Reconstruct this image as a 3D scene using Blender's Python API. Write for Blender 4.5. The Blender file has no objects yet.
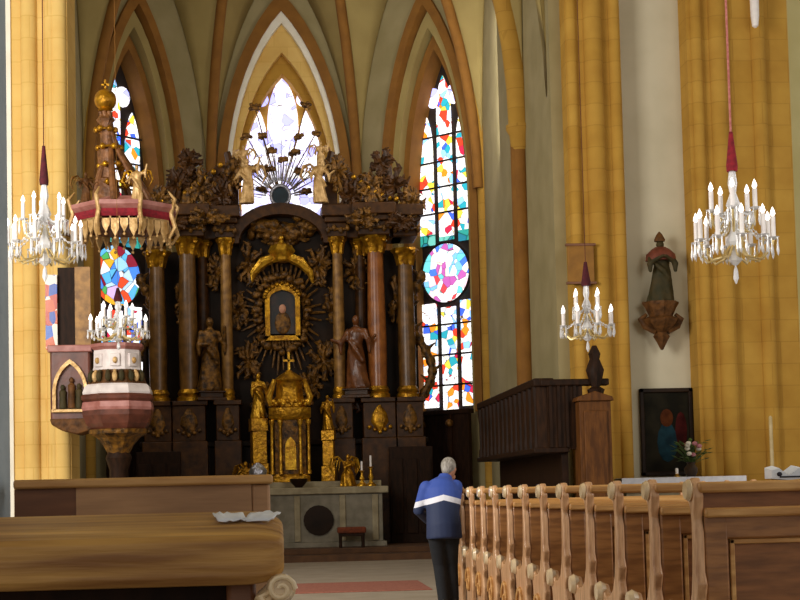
import bpy, bmesh, math, random
from mathutils import Vector, Matrix, Euler
PI = math.pi
random.seed(7)
S = bpy.context.scene
COL = S.collection

# ------------------------------------------------------------------ camera
F = 1500.0                                   # focal length in pixels of the 800 px frame
CAM = Vector((0.0, 0.0, 1.30))
YAW, PITCH, ROLL = math.radians(4.85), math.radians(3.4), -0.0235
ROT = Matrix.Rotation(-YAW, 3, 'Z') @ Matrix.Rotation(PI/2 + PITCH, 3, 'X') @ Matrix.Rotation(ROLL, 3, 'Z')
def _raw(d):
    c = ROT.transposed() @ Vector(d)
    return F*c.x/-c.z, F*c.y/-c.z
_vx, _vy = _raw((0, 1, 0))                   # the church axis meets the picture at (273, 494)
SHX = (400 + _vx - 273)/800.0
SHY = (494 - 300 + _vy)/800.0
cam_d = bpy.data.cameras.new('camera'); cam = bpy.data.objects.new('camera', cam_d); COL.objects.link(cam)
cam_d.sensor_width = 36; cam_d.lens = 36*F/800; cam_d.shift_x = SHX; cam_d.shift_y = SHY
cam_d.clip_start = 0.05; cam_d.clip_end = 200
cam.location = CAM; cam.rotation_euler = ROT.to_euler()
S.camera = cam
def at(px, py, Y):
    """world point seen at a pixel of the photograph, at distance Y along the church"""
    xc = (px - 400 + SHX*800)/F; yc = (300 - py + SHY*800)/F
    d = ROT @ Vector((xc, yc, -1.0))
    return CAM + d*(Y/d.y)

# ------------------------------------------------------------------ light
S.view_settings.view_transform = 'Standard'; S.view_settings.look = 'None'
S.view_settings.gamma = 1; S.view_settings.use_curve_mapping = False
S.view_settings.exposure = 0.0
W = bpy.data.worlds.new('sky'); S.world = W; W.use_nodes = True
bg = W.node_tree.nodes['Background']; bg.inputs[0].default_value = (1.0, 0.95, 0.87, 1); bg.inputs[1].default_value = 0.52
def area(name, loc, target, sx, sy, power, col=(1, 1, 1)):
    l = bpy.data.lights.new(name, 'AREA'); l.shape = 'RECTANGLE'; l.size = sx; l.size_y = sy; l.energy = power; l.color = col
    o = bpy.data.objects.new(name, l); COL.objects.link(o); o.location = loc
    o.rotation_euler = (Vector(target) - Vector(loc)).to_track_quat('-Z', 'Y').to_euler()
    return o
area('daylight_left_nave_windows', (-7.5, 12, 6.5), (-1, 23, 5), 5, 6, 1500, (1.0, 0.96, 0.9))
area('daylight_right_nave_windows', (8.5, 7, 6.5), (3.5, 18, 2.5), 5, 6, 420, (1.0, 0.97, 0.92))
area('fill_chancel_right', (4.3, 29.6, 9.6), (0.2, 35.0, 9.6), 1.4, 3, 90, (1.0, 0.95, 0.86))  # added fill lamp to brighten the central window reveal; no window stands here
area('fill_chancel_left', (-3.6, 28.6, 8), (4.5, 31.5, 7), 1.6, 4, 100, (1.0, 0.96, 0.88))  # fill lamp added inside the chancel, aimed at its right side

# ------------------------------------------------------------------ materials
def lin(h):
    h = h.lstrip('#'); v = [int(h[i:i+2], 16)/255 for i in (0, 2, 4)]
    return tuple(c/12.92 if c <= 0.04045 else ((c+0.055)/1.055)**2.4 for c in v) + (1,)
def new_mat(name):
    m = bpy.data.materials.new(name); m.use_nodes = True
    nt = m.node_tree; return m, nt, nt.nodes['Principled BSDF']
def mat(name, c1, c2=None, rough=0.6, metal=0.0, scale=6.0, bump=0.0, stretch=(1, 1, 1), detail=4.0, spec=0.5, lo=0.35, hi=0.65, bscale=None, coat=0):
    m, nt, b = new_mat(name); N = nt.nodes; L = nt.links
    b.inputs['Roughness'].default_value = rough; b.inputs['Metallic'].default_value = metal
    b.inputs['Specular IOR Level'].default_value = spec; b.inputs['Coat Weight'].default_value = coat
    b.inputs['Base Color'].default_value = lin(c1)
    tc = N.new('ShaderNodeTexCoord'); mp = N.new('ShaderNodeMapping'); mp.inputs['Scale'].default_value = stretch
    L.new(tc.outputs['Object'], mp.inputs['Vector'])
    if c2:
        nz = N.new('ShaderNodeTexNoise'); nz.inputs['Scale'].default_value = scale; nz.inputs['Detail'].default_value = detail
        L.new(mp.outputs[0], nz.inputs['Vector'])
        r = N.new('ShaderNodeValToRGB'); r.color_ramp.elements[0].color = lin(c1); r.color_ramp.elements[1].color = lin(c2)
        r.color_ramp.elements[0].position = lo; r.color_ramp.elements[1].position = hi
        L.new(nz.outputs['Fac'], r.inputs[0]); L.new(r.outputs[0], b.inputs['Base Color'])
    if bump:
        n2 = N.new('ShaderNodeTexNoise'); n2.inputs['Scale'].default_value = bscale or scale*2; n2.inputs['Detail'].default_value = 3
        L.new(mp.outputs[0], n2.inputs['Vector'])
        bp = N.new('ShaderNodeBump'); bp.inputs['Strength'].default_value = bump; bp.inputs['Distance'].default_value = 0.03
        L.new(n2.outputs['Fac'], bp.inputs['Height']); L.new(bp.outputs[0], b.inputs['Normal'])
    return m
def block_mat(name, c1, c2, cm, bw=0.62, bh=0.36, mortar=0.012):
    """ashlar blocks; the pattern runs over x+y and z so every upright face shows courses"""
    m, nt, b = new_mat(name); N = nt.nodes; L = nt.links
    tc = N.new('ShaderNodeTexCoord'); sp = N.new('ShaderNodeSeparateXYZ'); L.new(tc.outputs['Object'], sp.inputs[0])
    ad = N.new('ShaderNodeMath'); ad.operation = 'ADD'; L.new(sp.outputs[0], ad.inputs[0]); L.new(sp.outputs[1], ad.inputs[1])
    cb = N.new('ShaderNodeCombineXYZ'); L.new(ad.outputs[0], cb.inputs[0]); L.new(sp.outputs[2], cb.inputs[1])
    br = N.new('ShaderNodeTexBrick'); br.inputs['Scale'].default_value = 1; br.inputs['Brick Width'].default_value = bw
    br.inputs['Row Height'].default_value = bh; br.inputs['Mortar Size'].default_value = mortar; br.inputs['Mortar Smooth'].default_value = 0.6
    br.inputs['Color1'].default_value = lin(c1); br.inputs['Color2'].default_value = lin(c2); br.inputs['Mortar'].default_value = lin(cm)
    L.new(cb.outputs[0], br.inputs['Vector'])
    nz = N.new('ShaderNodeTexNoise'); nz.inputs['Scale'].default_value = 2.2; nz.inputs['Detail'].default_value = 6
    L.new(tc.outputs['Object'], nz.inputs['Vector'])
    mx = N.new('ShaderNodeMix'); mx.data_type = 'RGBA'; mx.blend_type = 'SOFT_LIGHT'; mx.inputs[0].default_value = 0.45
    L.new(br.outputs['Color'], mx.inputs[6]); L.new(nz.outputs['Fac'], mx.inputs[7])
    hs = N.new('ShaderNodeHueSaturation'); hs.inputs['Saturation'].default_value = 1.0
    L.new(mx.outputs[2], hs.inputs['Color']); L.new(hs.outputs[0], b.inputs['Base Color'])
    b.inputs['Roughness'].default_value = 0.85; b.inputs['Specular IOR Level'].default_value = 0.2
    return m
def glass_mat(name, cols, strength, scale, seed=0.0, lead=0.02, stretch=(1, 1, 1)):
    """backlit leaded glass: every cell one colour, dark lead between the cells"""
    m, nt, b = new_mat(name); N = nt.nodes; L = nt.links
    tc = N.new('ShaderNodeTexCoord'); mp = N.new('ShaderNodeMapping'); mp.inputs['Scale'].default_value = stretch
    mp.inputs['Location'].default_value = (seed, seed*1.7, seed*0.6)
    L.new(tc.outputs['Object'], mp.inputs[0])
    vo = N.new('ShaderNodeTexVoronoi'); vo.inputs['Scale'].default_value = scale; L.new(mp.outputs[0], vo.inputs['Vector'])
    ve = N.new('ShaderNodeTexVoronoi'); ve.feature = 'DISTANCE_TO_EDGE'; ve.inputs['Scale'].default_value = scale; L.new(mp.outputs[0], ve.inputs['Vector'])
    sp = N.new('ShaderNodeSeparateColor'); L.new(vo.outputs['Color'], sp.inputs[0])
    r = N.new('ShaderNodeValToRGB'); r.color_ramp.interpolation = 'CONSTANT'
    e = r.color_ramp.elements
    while len(e) < len(cols): e.new(0.5)
    for i, c in enumerate(cols): e[i].position = i/len(cols); e[i].color = lin(c)
    L.new(sp.outputs[0], r.inputs[0])
    gt = N.new('ShaderNodeMath'); gt.operation = 'GREATER_THAN'; gt.inputs[1].default_value = lead; L.new(ve.outputs['Distance'], gt.inputs[0])
    ml = N.new('ShaderNodeMath'); ml.operation = 'MULTIPLY'; ml.inputs[1].default_value = strength; L.new(gt.outputs[0], ml.inputs[0])
    L.new(r.outputs[0], b.inputs['Base Color']); L.new(r.outputs[0], b.inputs['Emission Color']); L.new(ml.outputs[0], b.inputs['Emission Strength'])
    b.inputs['Roughness'].default_value = 0.2
    return m

M = {}
M['ochre'] = block_mat('ochre_sandstone', '#b98e3e', '#b38838', '#aa8035')
M['ochre_lit'] = block_mat('lit_ochre_sandstone', '#e2bd72', '#ddb76a', '#d6ae60')  # same stone as ochre, made paler for the daylight falling on it
M['rib'] = mat('rib_sandstone', '#80541a', '#8f6020', 0.85, scale=3)
M['white_wall'] = mat('white_plaster', '#cfc6ac', '#c6bda2', 0.9, scale=1.5)
M['white_band'] = mat('white_limewash', '#f4efe0', '#e9e2cf', 0.9, scale=2)
M['web'] = mat('vault_plaster', '#a6925a', '#998550', 0.9, scale=1.2)
M['gwall'] = mat('chancel_plaster', '#a0926a', '#92855c', 0.9, scale=1.5)
M['grey'] = mat('grey_limestone', '#a7b2b8', '#98a4ab', 0.8, scale=8, bump=0.2)
M['yellow_wall'] = mat('pale_yellow_plaster', '#d8cf98', '#cfc58a', 0.9, scale=1.5)
M['floor'] = block_mat('pale_stone_floor', '#c6baa6', '#bbaf9a', '#a09484', 0.6, 0.6, 0.01)
M['carpet'] = mat('red_carpet', '#a56855', '#905444', 0.95, scale=30, bump=0.3)
M['step'] = mat('brown_step', '#5d3c1e', '#4c3018', 0.8, scale=5)
M['wood'] = mat('waxed_oak', '#a8723e', '#7f5128', 0.42, scale=4, stretch=(1, 6, 6), bump=0.08, coat=0.15)
M['wood_up'] = mat('waxed_oak_upright', '#dcae82', '#ac7a50', 0.36, scale=4, stretch=(6, 6, 1), bump=0.1, coat=0.25)
M['wood_light'] = mat('worn_oak', '#d3a263', '#b07c42', 0.45, scale=3, stretch=(1, 7, 7), bump=0.08)
M['wood_pale'] = mat('polished_pale_oak', '#e9d2ac', '#cfae80', 0.25, scale=6, coat=0.4)
M['wood_panel'] = mat('panel_oak', '#956036', '#714726', 0.5, scale=3, stretch=(1.2, 8, 8), bump=0.05)
M['wood_old'] = mat('weathered_desk_oak', '#d0a056', '#86592a', 0.5, scale=2.0, stretch=(0.8, 10, 10), bump=0.2, lo=0.32, hi=0.68)
M['wood_old2'] = mat('brown_back_oak', '#bd8f64', '#9b7350', 0.6, scale=2.5, stretch=(1, 7, 7), bump=0.1)
M['wood_red'] = mat('reddish_oak', '#80502e', '#663c20', 0.5, scale=3, stretch=(1, 7, 7))
M['dark'] = mat('dark_stained_wood', '#2e1a0c', '#1e1006', 0.6, scale=5, stretch=(4, 4, 1), spec=0.15)
M['stall'] = mat('stall_wood', '#37200e', '#241306', 0.6, scale=5, stretch=(5, 5, 1), spec=0.15)
M['stall_end'] = mat('stall_end_wood', '#6a4018', '#4e2d10', 0.6, spec=0.2, scale=4, stretch=(5, 5, 1))
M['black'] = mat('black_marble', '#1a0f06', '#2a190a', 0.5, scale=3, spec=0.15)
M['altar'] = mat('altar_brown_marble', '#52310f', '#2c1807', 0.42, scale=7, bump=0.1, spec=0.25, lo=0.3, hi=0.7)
M['marble_red'] = mat('red_brown_marble', '#7d4a24', '#4f2a14', 0.3, scale=6, lo=0.3, hi=0.7)
M['marble_bright'] = mat('tawny_marble', '#a5642e', '#74401c', 0.3, scale=6, lo=0.3, hi=0.7)
M['marble_brown'] = mat('olive_brown_marble', '#7a5424', '#4a3012', 0.35, scale=6, lo=0.3, hi=0.7)
M['tan'] = mat('tan_gilded_stone', '#9a7034', '#6c4a1e', 0.45, metal=0.2, scale=7)
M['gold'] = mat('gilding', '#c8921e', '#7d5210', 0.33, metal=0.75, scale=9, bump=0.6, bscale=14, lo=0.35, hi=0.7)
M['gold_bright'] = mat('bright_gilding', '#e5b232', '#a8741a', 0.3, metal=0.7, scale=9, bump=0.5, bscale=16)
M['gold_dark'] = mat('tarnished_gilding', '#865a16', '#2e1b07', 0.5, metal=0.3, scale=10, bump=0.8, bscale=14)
M['gold_pale'] = mat('pale_gilding', '#d9b37a', '#a98248', 0.45, metal=0.3, scale=8, bump=0.4)
M['silver'] = mat('silver', '#c9c9d2', '#8f8f9c', 0.3, metal=0.8, scale=9, bump=0.4)
M['stone'] = mat('pale_altar_stone', '#a79a7c', '#8a7d60', 0.7, scale=5, bump=0.1)
M['stone_grey'] = mat('grey_altar_stone', '#8b8371', '#746c5a', 0.7, scale=5)
M['pulpit'] = mat('pulpit_red_wood', '#6c3a2a', '#4b2519', 0.4, scale=5, bump=0.1)
M['pulpit_pink'] = mat('pink_stucco', '#b27a72', '#94594f', 0.45, scale=6, bump=0.1)
M['pulpit_white'] = mat('white_stucco', '#e6dcd8', '#cfc3c0', 0.4, scale=6)
M['crimson'] = mat('crimson_velvet', '#8f1626', '#6d0e1c', 0.9, scale=20)
M['cord'] = mat('rose_cord', '#c07a72', '#a86058', 0.9, scale=30)
M['maroon'] = mat('maroon_velvet', '#54101c', '#3b0a14', 0.9, scale=20)
M['candle'] = mat('candle_wax', '#f6f1ee', '#ece4e2', 0.45, scale=12)
M['old_wax'] = mat('old_wax', '#cdb88a', '#bca674', 0.6, scale=8)
M['brass'] = mat('brass', '#d9b45c', '#b48a34', 0.3, metal=0.8, scale=12)
M['brass_pale'] = mat('pale_brass', '#ecd9a4', '#d2b570', 0.3, metal=0.5, scale=12)
M['cloth'] = mat('white_linen', '#e8e8f0', '#d8d9e4', 0.9, scale=10, bump=0.1)
M['paper'] = mat('white_paper', '#eef0f4', '#d8dde6', 0.8, scale=6)
M['ink'] = mat('printed_ink', '#23202a', None, 0.8)
M['statue'] = mat('painted_wood_statue', '#33301c', '#463a20', 0.65, spec=0.2, scale=6, bump=0.3)
M['statue_red'] = mat('red_painted_wood', '#7c3a24', '#5e2a1a', 0.6, scale=8)
M['statue_brown'] = mat('carved_brown_wood', '#6a4420', '#422810', 0.6, spec=0.2, scale=9, bump=0.5)
M['green'] = mat('leaves', '#4d6a2a', '#2d4518', 0.6, scale=12)
M['pink'] = mat('pink_petals', '#c78a90', '#a25a6a', 0.7, scale=12)
M['white_petal'] = mat('white_petals', '#e6e0cf', '#d0c8b4', 0.7, scale=12)
M['vase'] = mat('dark_pottery', '#3b2a1c', '#2a1c12', 0.4, scale=8)
M['skin'] = mat('skin', '#c99274', '#bb8264', 0.55, scale=12)
M['hair'] = mat('grey_hair', '#a9a39a', '#6f675d', 0.7, scale=40, stretch=(1, 1, 0.3), bump=0.4)
M['trouser'] = mat('black_trousers', '#14161c', '#0e1015', 0.85, scale=20)
M['shoe'] = mat('black_leather', '#0d0c0c', None, 0.4)
# clear crystal
def _crystal():
    m, nt, b = new_mat('cut_crystal'); b.inputs['Base Color'].default_value = (0.95, 0.95, 0.97, 1); b.inputs['Roughness'].default_value = 0.12
    b.inputs['Transmission Weight'].default_value = 0.35; b.inputs['IOR'].default_value = 1.5; b.inputs['Specular IOR Level'].default_value = 0.9
    return m
M['crystal'] = _crystal()
def _bulb():
    m, nt, b = new_mat('glowing_candle_tip'); b.inputs['Base Color'].default_value = (1, 0.95, 0.9, 1)
    b.inputs['Emission Color'].default_value = (1, 0.93, 0.86, 1); b.inputs['Emission Strength'].default_value = 2.2  # soft glow added to the candle tips for their brightness
    return m
M['bulb'] = _bulb()
ST = ['#ffffff', '#f4ecff', '#3f62e0', '#ffffff', '#ffffff', '#f8f2e8', '#e0412a', '#fff6e0', '#8fc4ff', '#f08a24', '#fdfdff', '#2a9fb0', '#ffffff', '#c02848', '#e9d24a', '#dfe8ff']
M['stained'] = glass_mat('stained_glass', ST, 1.5, 6.0, 0.3, 0.022)
M['stained_b'] = glass_mat('stained_glass_lower', ST, 1.5, 6.0, 5.3, 0.022)
M['medallion'] = glass_mat('medallion_glass', ['#ffffff', '#7fc0ff', '#ffffff', '#ffd6e4', '#e04a50', '#e8f6ff', '#4a7ae0', '#ffffff', '#6fd0d8', '#c060b0', '#fff2d8'], 1.4, 5.5, 2.1, 0.02)
M['medallion_left'] = glass_mat('medallion_glass_left', ['#bfe0ff', '#4a8af0', '#9fd4ff', '#8a1830', '#5fb8f0', '#f0b030', '#e0502a', '#4fb060', '#d8b8f0', '#ffffff'], 1.2, 4.2, 7.7, 0.02)
M['teal'] = glass_mat('teal_glass', ['#38b0a4', '#7fe0d0', '#2f8fa8'], 0.9, 4.2, 1.0, 0.04)
M['clear'] = glass_mat('pale_blue_glass', ['#f6f4ff', '#dcd8ff', '#eeeaff', '#c4c2ff', '#ffffff', '#dfe2ff', '#a6a8f2'], 1.7, 5.0, 3.3, 0.02)
M['blue'] = glass_mat('deep_blue_glass', ['#16304a', '#204a60'], 0.25, 8, 1.0, 0.02)
M['lead'] = mat('lead_and_stone', '#241812', '#33241a', 0.8, scale=6)

# ------------------------------------------------------------------ mesh builder
class MB:
    def __init__(s): s.v = []; s.f = []
    def add(s, vs, fs, T=None):
        o = len(s.v)
        s.v += [tuple(T @ Vector(p)) if T else tuple(p) for p in vs]
        s.f += [tuple(i+o for i in f) for f in fs]
        return s
    def box(s, x0, x1, y0, y1, z0, z1, T=None):
        return s.add([(x0,y0,z0),(x1,y0,z0),(x1,y1,z0),(x0,y1,z0),(x0,y0,z1),(x1,y0,z1),(x1,y1,z1),(x0,y1,z1)],
                     [(0,3,2,1),(4,5,6,7),(0,1,5,4),(1,2,6,5),(2,3,7,6),(3,0,4,7)], T)
    def lathe(s, prof, n=16, c=(0,0,0), ys=1.0, phase=0.0, fold=None, T=None):
        vs = []; fs = []
        for (r, z) in prof:
            for k in range(n):
                a = 2*PI*k/n + phase; q = r*(fold(a, z) if fold else 1)
                vs.append((c[0]+q*math.cos(a), c[1]+q*ys*math.sin(a), c[2]+z))
        m = len(prof)
        for i in range(m-1):
            for k in range(n):
                k2 = (k+1) % n
                fs.append((i*n+k, i*n+k2, (i+1)*n+k2, (i+1)*n+k))
        fs.append(tuple(reversed(range(n)))); fs.append(tuple(range((m-1)*n, m*n)))
        return s.add(vs, fs, T)
    def ball(s, c, rx, ry=None, rz=None, n=10, T=None):
        ry = ry or rx; rz = rz or rx; m = max(6, n*2//3)
        vs = [(c[0], c[1], c[2]-rz)]; fs = []
        for i in range(1, m):
            a = -PI/2 + PI*i/m
            for k in range(n):
                b = 2*PI*k/n
                vs.append((c[0]+rx*math.cos(a)*math.cos(b), c[1]+ry*math.cos(a)*math.sin(b), c[2]+rz*math.sin(a)))
        vs.append((c[0], c[1], c[2]+rz)); t = len(vs)-1
        for k in range(n):
            k2 = (k+1) % n
            fs.append((0, 1+k2, 1+k)); fs.append((t, t-n+k, t-n+k2))
            for i in range(m-2): fs.append((1+i*n+k, 1+i*n+k2, 1+(i+1)*n+k2, 1+(i+1)*n+k))
        return s.add(vs, fs, T)
    def tube(s, pts, rad, n=8, T=None, flat=1.0):
        pts = [Vector(p) for p in pts]; m = len(pts)
        if not hasattr(rad, '__len__'): rad = [rad]*m
        vs = []; fs = []; prev = None
        for i, p in enumerate(pts):
            d = (pts[min(i+1, m-1)] - pts[max(i-1, 0)]).normalized()
            if prev is None:
                ref = Vector((0, 0, 1)) if abs(d.z) < 0.9 else Vector((0, 1, 0))
                u = d.cross(ref).normalized()
            else:
                u = (prev - d*prev.dot(d)).normalized()
            w = d.cross(u); prev = u
            for k in range(n):
                a = 2*PI*k/n
                vs.append(p + (u*math.cos(a) + w*math.sin(a)*flat)*rad[i])
        for i in range(m-1):
            for k in range(n):
                k2 = (k+1) % n
                fs.append((i*n+k, i*n+k2, (i+1)*n+k2, (i+1)*n+k))
        fs.append(tuple(reversed(range(n)))); fs.append(tuple(range((m-1)*n, m*n)))
        return s.add(vs, fs, T)
    def prism(s, outline, a, b, axis='y', T=None):
        """outline in the plane across axis, extruded from a to b"""
        n = len(outline)
        def P(q, t):
            return (q[0], t, q[1]) if axis == 'y' else ((t, q[0], q[1]) if axis == 'x' else (q[0], q[1], t))
        vs = [P(q, a) for q in outline] + [P(q, b) for q in outline]
        fs = [tuple(range(n)), tuple(reversed(range(n, 2*n)))]
        for i in range(n):
            j = (i+1) % n; fs.append((i, i+n, j+n, j))
        return s.add(vs, fs, T)
    def band(s, inn, out, y0, y1, T=None):
        """ring between two open outlines of the same length, with depth"""
        n = len(inn)
        vs = [(p[0], y0, p[1]) for p in inn] + [(p[0], y0, p[1]) for p in out] + [(p[0], y1, p[1]) for p in inn] + [(p[0], y1, p[1]) for p in out]
        fs = []
        for i in range(n-1):
            fs += [(i, i+1, n+i+1, n+i), (2*n+i, 3*n+i, 3*n+i+1, 2*n+i+1), (i, 2*n+i, 2*n+i+1, i+1), (n+i, n+i+1, 3*n+i+1, 3*n+i)]
        fs += [(0, n, 3*n, 2*n), (n-1, 3*n-1, 4*n-1, 2*n-1)]
        return s.add(vs, fs, T)
    def build(s, name, m, parent=None, smooth=True, bevel=0.0, ang=38, remesh=0.0, sub=0):
        me = bpy.data.meshes.new(name); me.from_pydata(s.v, [], s.f)
        bm = bmesh.new(); bm.from_mesh(me)
        bmesh.ops.recalc_face_normals(bm, faces=bm.faces); bm.to_mesh(me); bm.free()
        me.materials.append(m)
        if smooth:
            for p in me.polygons: p.use_smooth = True
            if not remesh: me.set_sharp_from_angle(angle=math.radians(ang))
        o = bpy.data.objects.new(name, me); COL.objects.link(o)
        if parent: o.parent = parent
        if remesh:
            md = o.modifiers.new('fuse', 'REMESH'); md.mode = 'VOXEL'; md.voxel_size = remesh; md.use_smooth_shade = True
            sm = o.modifiers.new('soften', 'SMOOTH'); sm.factor = 0.5; sm.iterations = 3
        if bevel:
            md = o.modifiers.new('edge', 'BEVEL'); md.width = bevel; md.segments = 2; md.limit_method = 'ANGLE'
        return o
def tag(o, label, cat, group=None):
    o['label'] = label; o['category'] = cat
    if group: o['group'] = group
    return o
def thing(name, label, cat, loc=(0, 0, 0), rz=0.0, group=None):
    o = bpy.data.objects.new(name, None); COL.objects.link(o); o.empty_display_size = 0.1
    o.location = loc; o.rotation_euler = (0, 0, rz)
    return tag(o, label, cat, group)
def struct(o): o['kind'] = 'structure'; return o
def sroot(name, loc=(0, 0, 0), rz=0):
    o = bpy.data.objects.new(name, None); COL.objects.link(o); o.location = loc; o.rotation_euler = (0, 0, rz); return struct(o)
def copy_tree(o, parent=None):
    c = o.copy(); COL.objects.link(c)
    if parent: c.parent = parent
    for ch in [x for x in COL.objects if x.parent == o]: copy_tree(ch, c)
    return c

# ------------------------------------------------------------------ arches
TH = math.radians(62)
def half(n=10):
    return [((1-math.cos(TH*i/n))/(1-math.cos(TH)), math.sin(TH*i/n)/math.sin(TH)) for i in range(n+1)]
def outline(xl, xr, z0, zs, za, n=10):
    xm = (xl+xr)/2; h = half(n)
    L = [(xl, z0)] + [(xl+(xm-xl)*u, zs+(za-zs)*v) for u, v in h]
    R = [(xr+(xm-xr)*u, zs+(za-zs)*v) for u, v in h][::-1][1:] + [(xr, z0)]
    return L + R
def frame(C1, C2):
    """local x runs along the wall from C1 to C2, local y points out of the church"""
    a = Vector((C1[0], C1[1], 0)); b = Vector((C2[0], C2[1], 0)); u = (b-a).normalized(); n = Vector((-u.y, u.x, 0))
    if n.y < -0.01 or (abs(n.y) < 0.01 and n.x*(a.x-0.4) < 0): n = -n
    m = (a+b)/2
    return Matrix(((u.x, n.x, 0, m.x), (u.y, n.y, 0, m.y), (0, 0, 1, 0), (0, 0, 0, 1))), (b-a).length/2

# ------------------------------------------------------------------ the setting
struct(MB().box(-12, 12, -4, 28.4, -0.2, 0).build('floor', M['floor'], smooth=False))
cs = sroot('chancel_step')
MB().box(-4.1, 4.5, 28.4, 36, -0.2, 0.12).build('lower_step', M['step'], cs, bevel=0.01)
MB().box(-4.1, 4.5, 29.1, 36, 0.12, 0.22).build('upper_step', M['step'], cs, bevel=0.01)
struct(MB().box(-12, 12, -4, 24.2, 13.0, 13.3).build('ceiling', M['web'], smooth=False))
AX = 0.40
CW = 1.75
C = {'r1': (AX+CW, 35.0), 'r2': (AX+CW+2.59, 32.4), 'r3': (AX+CW+2.59, 27.0), 'r4': (AX+CW+2.59, 24.7),
     'l1': (AX-CW, 35.0), 'l2': (AX-CW-2.59, 32.4), 'l3': (AX-CW-2.59, 27.0), 'l4': (AX-CW-2.59, 24.6)}
ZS, ZF, ZK = 7.9, 14.0, 17.0
KA = Vector((AX, 30.9, ZK)); KB = Vector((AX, 29.7, ZK)); KC = Vector((AX, 25.85, ZK))
# apse walls, each with a deep window opening
def apse_wall(name, C1, C2, xl, xr, zsill, zs, za, m):
    T, hl = frame(C1, C2)
    w = MB()
    w.band(outline(xl, xr, zsill, zs, za), outline(-hl, hl, zsill, ZS, ZF), 0, 0.9, T)
    w.box(-hl, hl, 0, 0.9, 0, zsill, T)
    return struct(w.build(name, m, smooth=False)), T
wb, TB = apse_wall('wall_back', C['l1'], C['r1'], -1.42, 1.42, 4.6, 8.0, 12.75, M['gwall'])
wr, TR = apse_wall('wall_back_right', C['r1'], C['r2'], -0.98, 1.56, 3.0, 7.7, 12.4, M['gwall'])
wl, TL = apse_wall('wall_back_left', C['l2'], C['l1'], -1.56, 0.98, 3.0, 7.7, 12.4, M['gwall'])
def side_wall(name, x0, x1, y0, y1, m):
    return struct(MB().box(x0, x1, y0, y1, 0, 14.6).build(name, m, smooth=False))
side_wall('wall_right', AX+4.34, 5.5, 24.4, 32.7, M['gwall'])
side_wall('wall_left', -4.9, AX-4.34, 24.9, 32.7, M['gwall'])
# window mouldings: stepped arch bands
def mould(name, T, steps):
    r = sroot(name)
    for nm, m, xl, xr, d_in, zsill, zs, za, y0, y1 in steps:
        a = outline(xl, xr, zsill, zs, za); b = outline(xl+d_in, xr-d_in, zsill, zs, za-d_in*1.9)
        MB().band(b, a, y0, y1, T).build(nm, m, r, ang=25)
    return r
def ring(r, nm, m, T, xo, zo, xi, zi, y0, y1, zsill=4.6, zs=8.0):
    return MB().band(outline(-xi, xi, zsill, zs, zi), outline(-xo, xo, zsill, zs, zo), y0, y1, T).build(nm, m, r, ang=25)
r = sroot('trim_1')
ring(r, 'outer_moulding', M['rib'], TB, 1.62, 13.15, 1.40, 12.7, -0.10, 0.25)
ring(r, 'sunlit_white_reveal', M['white_band'], TB, 1.42, 12.72, 1.30, 12.42, -0.04, 0.35)  # plaster edge whose sunlit brightness is put into the white colour
ring(r, 'ochre_reveal', M['ochre_lit'], TB, 1.32, 12.45, 1.20, 11.75, 0.12, 0.6)
ring(r, 'inner_moulding', M['ochre'], TB, 1.22, 11.8, 1.10, 11.3, 0.35, 0.8)
for nm, T, sg in (('trim_2', TR, 1), ('trim_3', TL, -1)):
    xl, xr = (-0.98, 1.56) if sg > 0 else (-1.56, 0.98)
    mould(nm, T, [('outer_moulding', M['rib'], xl-0.14, xr+0.14, 0.2, 3.0, 7.7, 12.75, -0.08, 0.2),
                  ('plaster_reveal', M['web'], xl+0.04, xr-0.04, 0.2, 3.0, 7.7, 12.25, 0.1, 0.5),
                  ('inner_moulding', M['rib'], xl+0.22, xr-0.22, 0.18, 3.0, 7.7, 11.75, 0.3, 0.8)])
# vault webs and ribs
def curve(A, B, n=14):
    A = Vector(A); B = Vector(B)
    return [Vector((A.x+(B.x-A.x)*u, A.y+(B.y-A.y)*u, A.z+(B.z-A.z)*v)) for u, v in half(n)]
def bay(name, C1, C2, K, zf=ZF):
    A = Vector((*C1, ZS)); B = Vector((*C2, ZS)); Mm = Vector(((A.x+B.x)/2, (A.y+B.y)/2, zf))
    mb = MB(); n = 14; q = 6
    for P in (A, B):
        r = curve(P, K, n); w = curve(P, Mm, n)
        vs = [r[i].lerp(w[i], j/q) for i in range(n+1) for j in range(q+1)]
        fs = [(i*(q+1)+j, i*(q+1)+j+1, (i+1)*(q+1)+j+1, (i+1)*(q+1)+j) for i in range(n) for j in range(q)]
        mb.add(vs, fs)
    o = struct(mb.build(name, M['web'], ang=60)); md = o.modifiers.new('thick', 'SOLIDIFY'); md.thickness = 0.12; md.offset = 0
    return o
for i, (a, b, K) in enumerate([('l1', 'r1', KA), ('r1', 'r2', KA), ('l2', 'l1', KA), ('r2', 'r3', KB), ('l3', 'l2', KB), ('r3', 'r4', KC), ('l4', 'l3', KC)]):
    bay('vault_web', C[a], C[b], K)
def rib(pts, r, m=M['rib'], name='vault_rib', shaft_to=None):
    """moulded rib: a roll on a square back; goes on down as a wall shaft"""
    t = MB(); pts = [Vector(p) for p in pts]
    if shaft_to is not None: pts = [Vector((pts[0].x, pts[0].y, shaft_to))] + pts
    t.tube(pts, r, 10)
    return struct(t.build(name, m))
def inward(c, d=0.1):
    v = Vector((AX-c[0], 29.5-c[1], 0)); v = v.normalized()*d if v.length else v
    return (c[0]+v.x, c[1]+v.y)
for k, K in (('l1', KA), ('r1', KA), ('l2', KA), ('r2', KA)):
    c = inward(C[k], 0.02 if k == 'r2' else 0.1); rib(curve((*c, ZS), K), 0.12, M['ochre'] if k[1] == '2' else M['rib'], shaft_to=0.2)
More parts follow.
